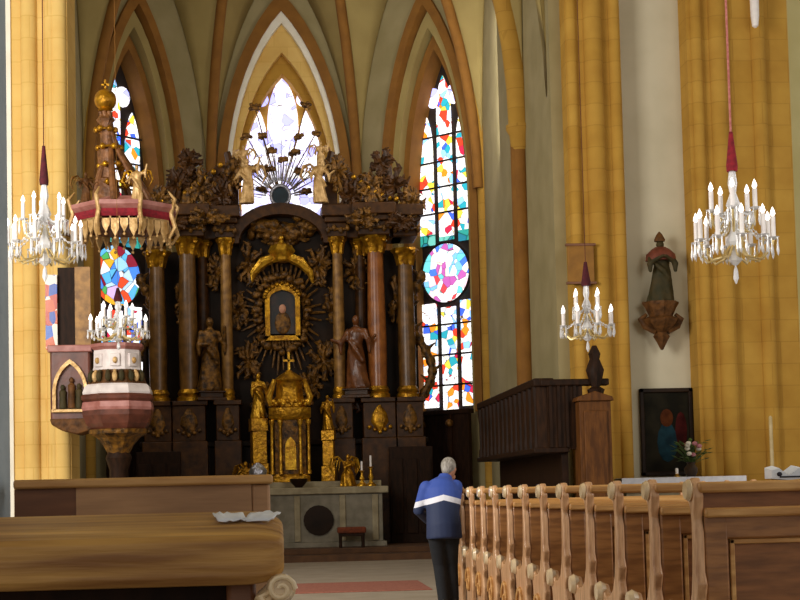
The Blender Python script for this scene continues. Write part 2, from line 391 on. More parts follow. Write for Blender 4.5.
for k, K in (('r2', KB), ('r3', KB), ('r3', KC), ('l2', KB), ('l3', KB)):
    c = inward(C[k], 0.16); rib(curve((*c, ZS), K), 0.12, M['rib'], shaft_to=0.2 if K == KC else None)
for k in ('r3', 'l3'):                                             # transverse arch
    c = inward(C[k], 0.1); top = Vector((AX, C[k][1], ZK)); rib(curve((*c, ZS), top), 0.2, M['ochre'], 'transverse_arch')
    sh_ = sroot('wall_shaft', (*c, 0))
    MB().lathe([(0.17, 0.2), (0.15, 0.6), (0.13, 0.7), (0.13, ZS-0.35)], 14).build('shaft', M['rib'], sh_)
    MB().lathe([(0.12, ZS-0.4), (0.17, ZS-0.3), (0.19, ZS-0.1), (0.25, ZS), (0.25, ZS+0.08)], 14).build('corbel', M['ochre'], sh_)
# piers
def pier(name, x0, x1, y0, y1, z1, m, rolls, label=None):
    r = sroot(name)
    b = MB(); b.box(x0, x1, y0, y1, 0, z1); b.build('core', m, r, smooth=False)
    for (x, rad) in rolls:
        MB().lathe([(rad*1.5, 0), (rad*1.5, 0.5), (rad, 0.6), (rad, z1)], 14, (x, y0, 0)).build('shaft', m, r)
    MB().box(x0-0.08, x1+0.08, y0-0.1, y1+0.0, 0, 0.55).build('plinth', m, r, bevel=0.03)
    return r
xl0, xl1 = at(13, 300, 24).x, at(78, 300, 25).x
pier('pier', xl0, xl1, 24.0, 25.0, 14, M['ochre_lit'], [(xl0+0.28, 0.13), (xl0+0.62, 0.1), (xl1-0.14, 0.13)])
x = at(9, 300, 24).x
struct(MB().box(x-0.1, xl0-0.001, 23.96, 25, 0, 14).build('trim_4', M['white_band'], smooth=False))
xa, xb = at(561, 300, 25).x, at(624, 300, 24).x
pier('pier', xa, xb, 24.0, 25.0, 14, M['ochre'], [(xa+0.1, 0.09), (xa+0.46, 0.16), (xa+0.82, 0.1)])
xc = at(688, 300, 24.35).x
struct(MB().box(xb-0.05, xc+0.05, 24.35, 25, 0, 14).build('wall_niche', M['white_wall'], smooth=False))
xd = at(796, 300, 24).x
pier('pier', xc, xd, 23.9, 25.0, 14, M['ochre'], [(xc+0.16, 0.1), (xc+0.52, 0.15), (xc+1.2, 0.12)])
struct(MB().box(xd-0.05, 12, 24.3, 25, 0, 14).build('wall_far_right', M['yellow_wall'], smooth=False))
struct(MB().box(-12, x-0.1, 24.3, 25, 0, 14).build('wall_far_left', M['white_wall'], smooth=False))
# grey column at the left edge
gx = at(11, 400, 5.0).x
g = sroot('column', (gx-0.34, 5.02, 0))
MB().lathe([(0.33, 0.35), (0.32, 5.0), (0.31, 13)], 28).build('shaft', M['grey'], g)
MB().lathe([(0.36, 0), (0.36, 0.2), (0.34, 0.25), (0.37, 0.3), (0.33, 0.36)], 28).build('base', M['grey'], g)

# ------------------------------------------------------------------ windows
def pane(mb, T, xl, xr, z0, zs, za, y):
    o = outline(xl, xr, z0, zs, za, 6); mb.prism(o, y, y+0.03, 'y', T)
def side_window(name, T, sg, med):
    r = sroot(name); c = 0.19 if sg > 0 else -0.42                                    # opening centre along the wall
    mb = MB(); mb.prism(outline(c-1.25, c+1.25, 2.9, 7.7, 12.45, 8), 0.78, 0.86, 'y', T); mb.build('window_frame', M['lead'], r, smooth=False)
    zc, rm = 6.28, 0.69
    for k in (-1, 0, 1):
        x0 = c+k*0.56-0.21; x1 = c+k*0.56+0.21
        p = MB(); top = 10.9 if k == 0 else 10.1
        pane(p, T, x0, x1, zc+0.95 if k else zc+0.86, top-0.9, top, 0.72); p.build('pane', M['stained'], r, smooth=False)
        p = MB(); p.box(x0, x1, 0.72, 0.75, zc+0.70 if k else zc+0.77, zc+0.95 if k else zc+0.86, T); p.build('pane', M['teal'], r, smooth=False)
        p = MB(); p.box(x0, x1, 0.72, 0.75, 3.1 if k == 0 else 3.2, zc-(0.66 if k else 0.78), T); p.build('pane', M['stained_b'], r, smooth=False)
    for k in (-1, 1):
        p = MB(); p.prism([(c+k*0.3+0.2*math.cos(a*PI/6), 10.42+0.24*math.sin(a*PI/6)) for a in range(12)], 0.72, 0.75, 'y', T)
        p.build('pane', M['clear'], r, smooth=False)
    p = MB(); p.prism([(c+rm*math.cos(a*PI/18), zc+rm*math.sin(a*PI/18)) for a in range(36)], 0.66, 0.70, 'y', T)
    p.build('medallion', med, r, smooth=False)
    ring = MB(); ring.tube([T @ Vector((c+(rm+.02)*math.cos(a*PI/18), 0.66, zc+(rm+.02)*math.sin(a*PI/18))) for a in range(37)], 0.035, 6)
    ring.build('medallion_ring', M['lead'], r)
    bars = MB()
    for z in (3.7, 4.4, 5.1, 7.7, 8.3, 8.9, 9.5):
        bars.box(c-0.82, c+0.82, 0.69, 0.72, z-0.02, z+0.02, T)
    bars.build('glazing_bars', M['lead'], r, smooth=False)
side_window('window_1', TR, 1, M['medallion'])
side_window('window_2', TL, -1, M['medallion_left'])
r = sroot('window_3')
mb = MB(); mb.prism(outline(-1.25, 1.25, 4.5, 8.0, 11.95, 8), 0.8, 0.88, 'y', TB); mb.build('window_frame', M['ochre'], r, smooth=False)
for k in (-1, 0, 1):
    p = MB(); top = 11.35 if k == 0 else 10.72
    pane(p, TB, k*0.70-(0.37 if k == 0 else 0.32), k*0.70+(0.37 if k == 0 else 0.32), 4.8, top-(1.2 if k == 0 else 1.05), top, 0.74); p.build('pane', M['clear'], r, smooth=False)
p = MB()
for k in (-1, 1): p.prism([(k*0.50+0.17*math.cos(a*PI/6), 10.78+0.17*math.sin(a*PI/6)) for a in range(12)], 0.74, 0.77, 'y', TB)
p.build('tracery_pane', M['clear'], r, smooth=False)

# ------------------------------------------------------------------ statues
def figure_mb(h, lean=0.0, arms=((0.17, -0.10, 0.62, 0.10, -0.22, 0.66), (-0.17, -0.08, 0.62, -0.12, -0.2, 0.60)), fold=8, kneel=False):
    m = MB()
    prof = [(0.0, 0), (0.17, 0.0), (0.165, 0.05), (0.145, 0.2), (0.13, 0.36), (0.118, 0.5), (0.095, 0.6), (0.115, 0.7), (0.12, 0.77), (0.09, 0.82), (0.04, 0.845), (0.036, 0.88), (0.0, 0.89)]
    if kneel: prof = [(r*(1.35 if z < 0.45 else 1), z if z < 0.01 else z*0.78+0.0) for r, z in prof]
    zt = 0.78 if kneel else 1.0
    fl = lambda a, z: 1 + 0.10*math.cos(fold*a+9*z)*max(0, 1-z/h/0.8)
    vs0 = len(m.v)
    m.lathe([(r*h, z*h) for r, z in prof], 40, ys=0.78, fold=fl)
    m.v[vs0:] = [(v[0]+lean*h*math.sin(v[2]/h*PI*0.9), v[1], v[2]) for v in m.v[vs0:]]
    hx = lean*h*math.sin(0.9*PI*0.9)
    m.ball((hx, -0.012*h, 0.935*h*zt + (0.02*h if kneel else 0)), 0.052*h, 0.060*h, 0.074*h, 14)
    m.ball((hx, -0.072*h, 0.93*h*zt + (0.02*h if kneel else 0)), 0.012*h, 0.016*h, 0.018*h, 8)
    for sgn, a in zip((1, -1), arms):
        sh = (hx*0.9+sgn*0.11*h, 0, 0.775*h*zt)
        el = (hx+a[0]*h, a[1]*h, a[2]*h*zt); ha = (hx+a[3]*h, a[4]*h, a[5]*h*zt)
        m.tube([sh, el, ha], [0.05*h, 0.042*h, 0.026*h], 10); m.ball(ha, 0.03*h); m.ball(sh, 0.055*h)
        m.tube([el, (el[0], el[1], el[2]-0.16*h)], [0.045*h, 0.02*h], 8)
    # sash of drapery across the body
    m.tube([(0.1*h, -0.09*h, 0.35*h*zt), (0.02*h, -0.12*h, 0.5*h*zt), (-0.1*h, -0.07*h, 0.66*h*zt)], [0.03*h, 0.04*h, 0.03*h], 8)
    return m
def wings(h, spread=0.42, z=0.74):
    m = MB()
    for s in (1, -1):
        pts = [(s*0.04*h, 0.09*h, z*h), (s*0.2*h, 0.15*h, (z+0.16)*h), (s*spread*0.85*h, 0.17*h, (z+0.1)*h), (s*spread*h, 0.15*h, (z-0.12)*h), (s*0.3*h, 0.13*h, (z-0.34)*h)]
        m.tube(pts, [0.03*h, 0.07*h, 0.085*h, 0.07*h, 0.015*h], 10, flat=0.4)
        for k in range(4):
            m.tube([(s*(0.12+0.07*k)*h, 0.15*h, (z+0.08)*h), (s*(0.2+0.08*k)*h, 0.15*h, (z-0.3+0.06*k)*h)], [0.035*h, 0.012*h], 6, flat=0.5)
    return m
POSES = {
 'bless': ((0.19, -0.06, 0.64, 0.17, -0.14, 0.86), (-0.17, -0.08, 0.62, -0.06, -0.18, 0.62)),
 'pray': ((0.16, -0.12, 0.62, 0.02, -0.22, 0.72), (-0.16, -0.12, 0.62, -0.02, -0.22, 0.72)),
 'raise': ((0.24, -0.03, 0.78, 0.30, -0.06, 1.0), (-0.20, -0.06, 0.62, -0.26, -0.14, 0.52)),
 'open': ((0.20, -0.08, 0.62, 0.30, -0.16, 0.70), (-0.20, -0.08, 0.62, -0.30, -0.16, 0.66)),
}
def statue(name, label, loc, h, m, pose='bless', lean=0.03, winged=None, base=None, rz=0, kneel=False, group=None, cat='statue'):
    t = thing(name, label, cat, loc, rz, group); zb = 0
    if base:
        bh, bm = base
        MB().box(-0.2*h, 0.2*h, -0.17*h, 0.17*h, 0, bh*0.3).box(-0.16*h, 0.16*h, -0.14*h, 0.14*h, bh*0.3, bh*0.8).box(-0.19*h, 0.19*h, -0.165*h, 0.165*h, bh*0.8, bh).build('pedestal', bm, t, bevel=0.01)
        zb = bh
    b = figure_mb(h, lean, POSES[pose], kneel=kneel).build('body', m, t, remesh=0.02*h); b.location.z = zb
    if winged:
        w = wings(h, 0.42, 0.6 if kneel else 0.74).build('wings', winged, t, remesh=0.018*h); w.location.z = zb
    return t

# ------------------------------------------------------------------ the high altar
YA = 31.6
def A(px, py, Y=YA): return at(px, py, Y)
ra = thing('altar_retable', 'huge dark brown and gold baroque high altar filling the apse under the bright central window', 'altar', (A(287, 540).x, YA, 0.22))
ox = ra.location.x
def lx(px, py, Y=YA): return A(px, py, Y).x - ox
def lz(py, px=287, Y=YA): return A(px, py, Y).z - 0.22
Z1, Z2, Z3, Z4 = lz(440), lz(400), lz(238), lz(207)
def column(x, y, r, z0, z1, m, parent, name='column'):
    H = z1-z0
    c = MB().lathe([(r*1.0, z0+0.25), (r*1.06, z0+H*0.35), (r*0.86, z1-0.34)], 18, (x, y, 0)).build(name, m, parent)
    MB().lathe([(r*1.35, z0), (r*1.35, z0+0.08), (r*1.15, z0+0.11), (r*1.28, z0+0.17), (r*1.05, z0+0.25)], 18, (x, y, 0)).build('column_base', M['gold'], c)
    cp = MB().lathe([(r*0.9, z1-0.36), (r*1.0, z1-0.28), (r*1.2, z1-0.12), (r*1.55, z1-0.05), (r*1.4, z1)], 16, (x, y, 0), fold=lambda a, z: 1+0.12*math.cos(8*a))
    for k in range(4):
        a = PI/4+k*PI/2; cp.ball((x+r*1.35*math.cos(a), y+r*1.35*math.sin(a), z1-0.1), r*0.32)
    cp.build('capital', M['gold'], c)
    return c
# base zone: broad stepped pedestal
b = MB(); b.box(-2.95, 2.95, 0.0, 0.9, 0, Z1-0.12); b.box(-3.02, 3.02, -0.08, 0.95, Z1-0.12, Z1); b.box(-3.02, 3.02, -0.05, 0.95, 0, 0.18)
b.build('base', M['black'], ra, bevel=0.02)
for s in (-1, 1):
    for xx, w in ((1.18, 0.24), (1.98, 0.34), (2.62, 0.28)):
        p = MB(); p.box(s*xx-w, s*xx+w, -0.32, 0.3, Z1, Z2-0.1); p.box(s*xx-w-.05, s*xx+w+.05, -0.38, 0.32, Z2-0.1, Z2); p.box(s*xx-w-.04, s*xx+w+.04, -0.36, 0.32, 0, Z1)
        q = p.build('pedestal', M['altar'], ra, bevel=0.015)
        g = MB(); g.lathe([(0.02, Z1+0.08), (w*0.55, Z1+(Z2-Z1)*0.4), (w*0.45, Z1+(Z2-Z1)*0.6), (0.03, Z2-0.16)], 12, (s*xx, -0.32, 0), ys=0.35)
        for k in range(5): g.ball((s*xx+(k-2)*w*0.32, -0.36, Z1+0.12+0.05*abs(k-2)), 0.045)
        g.build('cartouche', M['gold'] if (s > 0 and xx == 1.98) else M['gold_dark'], q)
# back wall of the retable
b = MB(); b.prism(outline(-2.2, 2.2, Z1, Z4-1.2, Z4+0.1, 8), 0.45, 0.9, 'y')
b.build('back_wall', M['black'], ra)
for s in (-1, 1):
    MB().box(s*2.2-(0.7 if s < 0 else 0), s*2.2+(0.7 if s > 0 else 0), 0.5, 0.88, Z1, Z3-0.2).build('side_wall', M['black'], ra)
# carved foliage: a knot of curls and leaves that grow out of one stem
def foliage(name, m, x, y, z, w, h, n, seed, parent):
    rn = random.Random(seed); f = MB()
    f.ball((x, y, z), w*0.22, 0.07, h*0.25, 8)
    for k in range(n):
        a = rn.uniform(0, 2*PI); r = rn.uniform(0.45, 1.0); ex, ez = x+math.cos(a)*w*0.5*r, z+math.sin(a)*h*0.5*r
        b = a+rn.choice((-1, 1))*0.9; q = rn.uniform(0.5, 1)*min(w, h)*0.22; yy = y-rn.uniform(0.02, 0.16)
        f.tube([(x, y, z), ((x+ex)/2+0.04*math.cos(b), yy, (z+ez)/2+0.04*math.sin(b)), (ex, yy, ez), (ex+q*math.cos(b), yy-0.04, ez+q*math.sin(b))], [0.03, 0.05, 0.045, 0.015], 6)
        f.ball((ex, yy, ez), rn.uniform(.03, .065), .05, rn.uniform(.03, .065), 6)
    return f.build(name, m, parent)
sd = 100
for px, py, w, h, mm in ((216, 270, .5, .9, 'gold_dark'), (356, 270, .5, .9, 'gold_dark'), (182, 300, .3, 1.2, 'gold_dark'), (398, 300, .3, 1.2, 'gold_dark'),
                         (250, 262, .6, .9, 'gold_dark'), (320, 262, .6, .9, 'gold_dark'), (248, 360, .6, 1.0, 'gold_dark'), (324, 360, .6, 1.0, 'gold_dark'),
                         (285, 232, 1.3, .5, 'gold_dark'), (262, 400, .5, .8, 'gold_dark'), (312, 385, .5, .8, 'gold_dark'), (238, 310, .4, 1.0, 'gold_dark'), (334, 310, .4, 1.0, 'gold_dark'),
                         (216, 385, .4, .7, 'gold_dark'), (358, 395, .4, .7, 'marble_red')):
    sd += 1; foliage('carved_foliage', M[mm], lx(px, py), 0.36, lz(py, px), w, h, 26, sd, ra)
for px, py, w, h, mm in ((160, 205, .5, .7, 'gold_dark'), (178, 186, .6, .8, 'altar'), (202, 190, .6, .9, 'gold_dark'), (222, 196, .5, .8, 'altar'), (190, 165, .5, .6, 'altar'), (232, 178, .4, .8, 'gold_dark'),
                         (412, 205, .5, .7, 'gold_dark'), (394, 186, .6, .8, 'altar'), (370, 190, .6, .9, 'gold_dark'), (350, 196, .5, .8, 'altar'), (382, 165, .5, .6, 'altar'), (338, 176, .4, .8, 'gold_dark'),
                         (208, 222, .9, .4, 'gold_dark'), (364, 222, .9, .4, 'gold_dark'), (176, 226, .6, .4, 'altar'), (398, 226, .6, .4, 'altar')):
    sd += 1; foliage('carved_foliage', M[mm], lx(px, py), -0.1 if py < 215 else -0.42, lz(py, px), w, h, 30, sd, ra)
for s in (-1, 1):
    column(s*1.18, -0.02, 0.12, Z2, Z3, M['tan'], ra, 'slim_column')
    column(s*1.98, -0.08, 0.19, Z2, Z3, M['marble_bright'] if s > 0 else M['marble_brown'], ra)
    column(s*2.62, 0.02, 0.18, Z2, Z3-0.25, M['marble_brown'], ra)
    column(s*1.68, 0.3, 0.13, Z2, Z3, M['altar'], ra)
    # carved openwork wing beside the columns
    w = MB()
    pts = [(s*(2.92+0.28*math.sin(t*PI*2.2)*(1-t*0.4)), 0.25, Z2+t*(Z3-Z2-0.7)) for t in [i/24 for i in range(25)]]
    w.tube(pts, [0.09-0.03*i/24 for i in range(25)], 8)
    for i in range(1, 24, 2):
        w.ball(pts[i], 0.11, 0.08, 0.13); w.tube([pts[i], (pts[i][0]+s*0.2*(1 if i % 4 == 1 else -1), 0.22, pts[i][2]+0.16)], [0.06, 0.015], 6)
    w.build('carved_wing', M['gold_dark'], ra)
# entablature: stepped out over the columns
for s in (-1, 1):
    e = MB()
    for (a, b, yf) in ((0.92, 1.45, -0.2), (1.55, 2.35, -0.42), (2.3, 2.95, -0.2)):
        x0, x1 = (a, b) if s > 0 else (-b, -a)
        e.box(x0+0.06, x1-0.06, yf+0.08, 0.88, Z3, Z3+0.3); e.box(x0, x1, yf, 0.88, Z3+0.3, Z3+0.42); e.box(x0-0.06, x1+0.06, yf-0.1, 0.88, Z3+0.42, Z4)
    x0, x1 = (0.85, 2.6) if s > 0 else (-2.6, -0.85)
    e.box(x0, x1, 0.05, 0.88, Z3, Z4)
    ee = e.build('entablature', M['altar'], ra, bevel=0.02)
    for q, (a, b, yf) in enumerate(((0.98, 1.4, -0.18), (1.6, 2.3, -0.40), (2.4, 2.9, -0.18))):
        g = MB(); g.tube([(s*a, yf, Z3+0.15), (s*b, yf, Z3+0.15)], 0.03, 8); n = int((b-a)/0.12)
        for k in range(n+1): g.ball((s*(a+(b-a)*k/n), yf, Z3+0.13+0.05*(k % 2)), 0.05, 0.05, 0.075)
        g.build('gilded_frieze', M['gold_dark'], ee)
# arch over the centre with drapery and crown
ar = MB(); ar.band([(0.9*math.cos(PI-a*PI/16), Z3-0.1+0.62*math.sin(a*PI/16)) for a in range(17)], [(1.12*math.cos(PI-a*PI/16), Z3-0.1+0.86*math.sin(a*PI/16)) for a in range(17)], 0.0, 0.6)
ar.build('centre_arch', M['altar'], ra)
# broken pediment volutes
for s in (-1, 1):
    v = MB()
    pts = [(s*(2.5-1.25*t), -0.05, Z4+0.08+0.75*t**1.6) for t in [i/12 for i in range(13)]]
    a0 = pts[-1]
    pts += [(a0[0]+s*0.02-s*0.16*math.sin(a*0.6), -0.05, a0[2]-0.16+0.16*math.cos(a*0.6)*(1-a/14)) for a in range(1, 11)]
    v.tube(pts, 0.11, 8); v.build('pediment_volute', M['altar'], ra)
    g = MB()
    for k in range(9):
        t = k/8; g.ball((s*(2.45-1.2*t), -0.18, Z4+0.12+0.75*t**1.6), 0.065)
    g.build('gilded_leaves', M['gold'], ra)
# painting with rays
zc = lz(311); pr = MB()
pr.prism([(x, z) for x, z in outline(-0.27, 0.27, zc-0.45, zc+0.3, zc+0.48, 6)], 0.30, 0.36, 'y')
M['icon'] = mat('dark_devotional_painting', '#141012', '#4a2c1c', 0.35, scale=5, lo=0.45, hi=0.75)
pt = pr.build('painting', M['icon'], ra, smooth=False)
f = MB(); f.ball((0, 0.29, zc-0.22), 0.17, 0.03, 0.24, 12); f.build('painted_figure', M['gold_dark'], pt)
f = MB(); f.ball((0, 0.27, zc+0.08), 0.075, 0.03, 0.1, 12); f.build('painted_face', M['skin'], pt)
fr = MB(); io = outline(-0.27, 0.27, zc-0.5, zc+0.3, zc+0.48, 6); oo = outline(-0.37, 0.37, zc-0.6, zc+0.32, zc+0.62, 6)
fr.band(io, oo, 0.18, 0.36); fr.box(-0.37, 0.37, 0.18, 0.36, zc-0.6, zc-0.5)
for k in range(16):
    p = oo[1+k*12//16]; fr.ball((p[0], 0.2, p[1]), 0.055)
fr.build('painting_frame', M['gold'], ra)
ry = MB()
for k in range(44):
    a = 2*PI*k/44; r0 = 0.55; r1 = 1.02 if k % 2 else 0.82
    if k % 4 == 0: r1 = 1.12
    c_, s_ = math.cos(a), math.sin(a)
    ry.tube([(r0*0.8*c_, 0.36, zc+r0*1.05*s_), (r1*0.82*c_, 0.3, zc+r1*1.2*s_)], [0.045, 0.016], 5)
ry.build('ray_glory', M['gold_dark'], ra)
cl = MB()
for k in range(34):
    a = 2*PI*k/34 + 0.1; cl.ball((0.56*math.cos(a)+random.uniform(-.05, .05), 0.26, zc+0.82*math.sin(a)+random.uniform(-.06, .06)), random.uniform(.06, .12), .08, random.uniform(.06, .1), 8)
cl.build('cloud_wreath', M['gold_dark'], ra)
zk = lz(256)
cr = MB(); cr.lathe([(0.16, zk-0.12), (0.19, zk-0.08), (0.17, zk-0.02), (0.26, zk+0.12), (0.2, zk+0.24), (0.06, zk+0.3), (0.03, zk+0.38)], 16, (0, 0.1, 0), fold=lambda a, z: 1+0.12*math.cos(6*a))
cr.ball((0, 0.1, zk+0.4), 0.06)
for s in (-1, 1):
    cr.tube([(s*0.15, 0.15, zk), (s*0.4, 0.18, zk-0.1), (s*0.6, 0.2, zk-0.32), (s*0.66, 0.22, zk-0.55)], [0.1, 0.12, 0.08, 0.03], 8)
cr.build('crown', M['gold_bright'], ra)
# attic glory in front of the window: openwork frame, clouds, rays
zo = lz(193, 282)
for s in (-1, 1):
    at_ = MB()
    at_.box(s*1.05-0.16, s*1.05+0.16, 0.1, 0.5, Z4-0.05, Z4+0.55)
    at_.tube([(s*(1.12-0.06*math.sin(t*PI)), 0.3, Z4+0.5+t*0.75) for t in [i/10 for i in range(11)]], [0.14-0.07*i/10 for i in range(11)], 8)
    at_.build('attic_frame', M['altar'], ra)
gf = MB()
for k in range(40):
    a = 2*PI*k/40; gf.ball((0.2*math.cos(a), 0.3, zo+0.22*math.sin(a)), 0.035, .05, .05, 6)
gf.build('roundel_frame', M['silver'], ra)
MB().prism([(0.17*math.cos(a*PI/12), zo+0.19*math.sin(a*PI/12)) for a in range(24)], 0.3, 0.33, 'y').build('roundel', mat('dark_blue_enamel', '#12303e', '#0d2430', 0.3, scale=8), ra, smooth=False)
rnd = random.Random(3)
def puff(px, py, n, s, spread):
    cl = MB(); cl.ball((lx(px, py), 0.3, lz(py, px)), spread*0.95, s*.7, spread*0.6, 8)
    for k in range(n):
        x_, z_ = lx(px, py), lz(py, px)
        cl.ball((x_+rnd.uniform(-spread, spread), 0.3+rnd.uniform(-.1, .1), z_+rnd.uniform(-spread, spread)*0.7), s*rnd.uniform(.6, 1.1), s*.8, s*rnd.uniform(.5, .9), 8)
    ax_, az_ = lx(px, py), lz(py, px); dl = math.hypot(ax_, az_-zo)
    if py < 195: cl.tube([(0.2*ax_/dl, 0.34, zo+0.2*(az_-zo)/dl), (ax_, 0.34, az_)], [0.016, 0.012], 5)
    cl.build('cloud', M['gold_dark'], ra)
for px, py in ((255, 104), (306, 102), (246, 132), (316, 130), (262, 132), (298, 134), (272, 148), (284, 156), (295, 148), (270, 166), (300, 168), (252, 166), (316, 170), (236, 158), (330, 158), (262, 186), (306, 188)): puff(px, py, 7, 0.055, 0.10)
for px, py in ((276, 228), (292, 228), (262, 224), (306, 224)): puff(px, py, 9, 0.16, 0.28)
ra2 = MB()
for k in range(26):
    a = PI*(0.02 + 0.96*k/25); r1 = 0.62 if k % 2 else 0.85
    ra2.tube([(0.3*math.cos(a), 0.34, zo+0.33*math.sin(a)), (r1*math.cos(a), 0.32, zo+r1*1.5*math.sin(a))], [0.022, 0.006], 5)
ra2.build('ray_glory', M['silver'], ra)
# dark panels that flank the altar, low
for s in (-1, 1):
    p = MB(); p.box(s*2.6-0.45 if s < 0 else 2.15, s*2.6+0.45 if s < 0 else 3.05, -0.55, -0.40, 0, 2.0) if s > 0 else p.box(-3.05, -2.15, -0.55, -0.40, 0, 2.0)
    for k in range(3): p.box(s*2.6-0.42+0.3*k, s*2.6-0.18+0.3*k, -0.58, -0.55, 0.2, 1.75)
    p.build('side_panel', M['dark'], ra, bevel=0.01)

# statues of the altar
def on_altar(px, dy, z): return (ox+lx(px, 390), YA+dy, 0.22+z)
statue('saint_statue', 'tarnished gilded saint between the columns left of the altar painting', (ox-1.56, YA-0.15, 0.22+Z2), 1.55, M['gold_dark'], 'bless', 0.03, base=(0.2, M['altar']), rz=0.3)
statue('saint_statue', 'reddish brown robed saint between the columns right of the altar painting', (ox+1.56, YA-0.15, 0.22+Z2), 1.55, M['marble_red'], 'open', -0.03, base=(0.2, M['altar']), rz=-0.3)
statue('angel_statue', 'dark winged angel seated on the left end of the altar cornice', (ox-1.95, YA-0.1, 0.22+Z4+0.02), 0.95, M['gold_dark'], 'raise', 0.04, winged=M['gold_dark'], rz=0.4, kneel=True)
statue('angel_statue', 'dark winged angel seated on the right end of the altar cornice', (ox+1.95, YA-0.1, 0.22+Z4+0.02), 0.95, M['gold_dark'], 'open', -0.04, winged=M['gold_dark'], rz=-0.4, kneel=True)
statue('angel_statue', 'pale gold winged angel at the lower left edge of the bright central window', (ox+lx(247, 222), YA-0.3, 0.22+Z4+0.02), 0.95, M['gold_pale'], 'raise', 0.05, winged=M['gold_pale'], rz=-0.2)
statue('angel_statue', 'pale gold winged angel at the lower right edge of the bright central window', (ox+lx(321, 222), YA-0.3, 0.22+Z4+0.02), 0.95, M['gold_pale'], 'open', -0.05, winged=M['gold_pale'], rz=0.2)
statue('cherub_statue', 'small pale gold cherub high at the left edge of the central window', (ox+lx(243, 176), YA+0.15, 0.22+lz(178, 243)), 0.62, M['gold_pale'], 'open', 0.05, winged=M['gold_pale'], rz=-0.3, base=(0.12, M['gold_dark']))
statue('cherub_statue', 'small pale gold cherub high at the right edge of the central window', (ox+lx(322, 172), YA+0.15, 0.22+lz(174, 322)), 0.62, M['gold_pale'], 'raise', -0.05, winged=M['gold_pale'], rz=0.3, base=(0.12, M['gold_dark']))
# altar table
YT = 29.9
tz = at(330, 487, YT).z
ta = thing('altar_table', 'pale stone altar table with a carved front below the gilded tabernacle', 'altar', (at(318, 540, YT).x, YT, 0.22))
hw = 1.42; th = tz-0.22
MB().box(-hw+0.12, hw-0.12, 0, 0.9, 0.1, th-0.14).build('front', M['stone_grey'], ta, bevel=0.01)
MB().box(-hw, hw, -0.08, 1.0, th-0.14, th).build('table_slab', M['stone'], ta, bevel=0.02)
MB().box(-hw+0.05, hw-0.05, -0.05, 0.95, 0, 0.1).build('foot', M['stone_grey'], ta, bevel=0.01)
MB().lathe([(0.05, 0), (0.24, 0.02), (0.3, 0.05), (0.1, 0.06)], 20, T=Matrix.Translation((0.02, 0.0, th*0.45)) @ Matrix.Rotation(PI/2, 4, 'X') @ Matrix.Scale(1.0, 4)).build('dark_oval', M['black'], ta)
for xx in (-1.1, -0.4, 0.5, 1.15): MB().box(xx-0.06, xx+0.06, -0.04, 0.02, 0.12, th-0.16).build('pilaster', M['stone'], ta, bevel=0.01)
MB().box(-hw+0.1, hw-0.1, 0.5, 1.0, th, th+0.12).build('gradine', M['stone'], ta, bevel=0.01)
# tabernacle
YB = 30.35
tb = thing('tabernacle', 'tall gilded tabernacle with small columns and crucifix in the middle of the altar table', 'tabernacle', (at(291, 470, YB).x, YB+0.2, tz+0.12))
def tzz(py): return at(291, py, YB+0.2).z - tz - 0.12
h0, h1, h2, h3, h4 = tzz(470), tzz(420), tzz(408), tzz(380), tzz(352)
h0 = max(h0, 0.0)
MB().lathe([(0.42, 0), (0.42, 0.12), (0.36, 0.16)], 8, phase=PI/8, ys=0.45).build('base', M['gold'], tb)
MB().lathe([(0.34, 0.14), (0.34, h1)], 8, phase=PI/8, ys=0.45).build('cabinet', M['gold_dark'], tb)
MB().prism(outline(-0.11, 0.11, 0.25, h1*0.55, h1*0.72, 6), -0.2, -0.14, 'y').build('door', M['gold_bright'], tb)
for xx in (-0.37, -0.2, 0.2, 0.37):
    MB().lathe([(0.05, 0.16), (0.05, 0.22), (0.034, 0.25), (0.03, h1-0.12), (0.055, h1-0.05), (0.055, h1)], 10, (xx, -0.16 if abs(xx) < .3 else -0.06, 0)).build('column', M['gold_bright'], tb)
MB().lathe([(0.40, h1), (0.46, h1+0.05), (0.46, h2), (0.38, h2+0.03)], 8, phase=PI/8, ys=0.5).build('cornice', M['gold'], tb)
MB().lathe([(0.32, h2), (0.34, h2+0.12), (0.26, h2+0.24), (0.24, h3-0.05), (0.3, h3), (0.18, h3+0.1), (0.07, h3+0.17), (0.05, h3+0.2)], 12, ys=0.6, fold=lambda a, z: 1+0.06*math.cos(6*a)).build('dome', M['gold'], tb)
o_ = MB()
for k in range(26):
    a = 2*PI*k/26; o_.ball((0.36*math.cos(a), 0.2*math.sin(a), h2+0.08+0.05*(k % 2)), 0.05)
for s in (-1, 1):
    o_.tube([(s*0.36, -0.05, h2+0.05), (s*0.42, -0.05, h2+0.22), (s*0.3, -0.05, h3), (s*0.2, -0.05, h3-0.08)], [0.06, 0.07, 0.05, 0.03], 8)
o_.build('gilded_scrolls', M['gold_bright'], tb)
MB().box(-0.022, 0.022, -0.02, 0.02, h3+0.15, h4).box(-0.11, 0.11, -0.02, 0.02, h4-0.2, h4-0.155).build('crucifix', M['gold_bright'], tb)
statue('saint_statue', 'small bright gilded saint on a tall pedestal left of the tabernacle', (at(259, 462, 30.75).x, 30.75, tz+0.12), 0.92, M['gold_bright'], 'pray', 0.02, base=(at(262, 418, 30.6).z-tz-0.12, M['gold']), rz=0.2)
statue('saint_statue', 'small gilded saint on a tall pedestal right of the tabernacle', (at(329, 462, 30.75).x, 30.75, tz+0.12), 0.72, M['gold'], 'bless', -0.02, base=(at(328, 430, 30.6).z-tz-0.12, M['gold']), rz=-0.2)
statue('angel_statue', 'small kneeling gilded angel on the altar table just right of the tabernacle', (at(348, 480, 30.2).x, 30.2, tz), 0.8, M['gold'], 'pray', 0, winged=M['gold_bright'], rz=0.5, kneel=True)
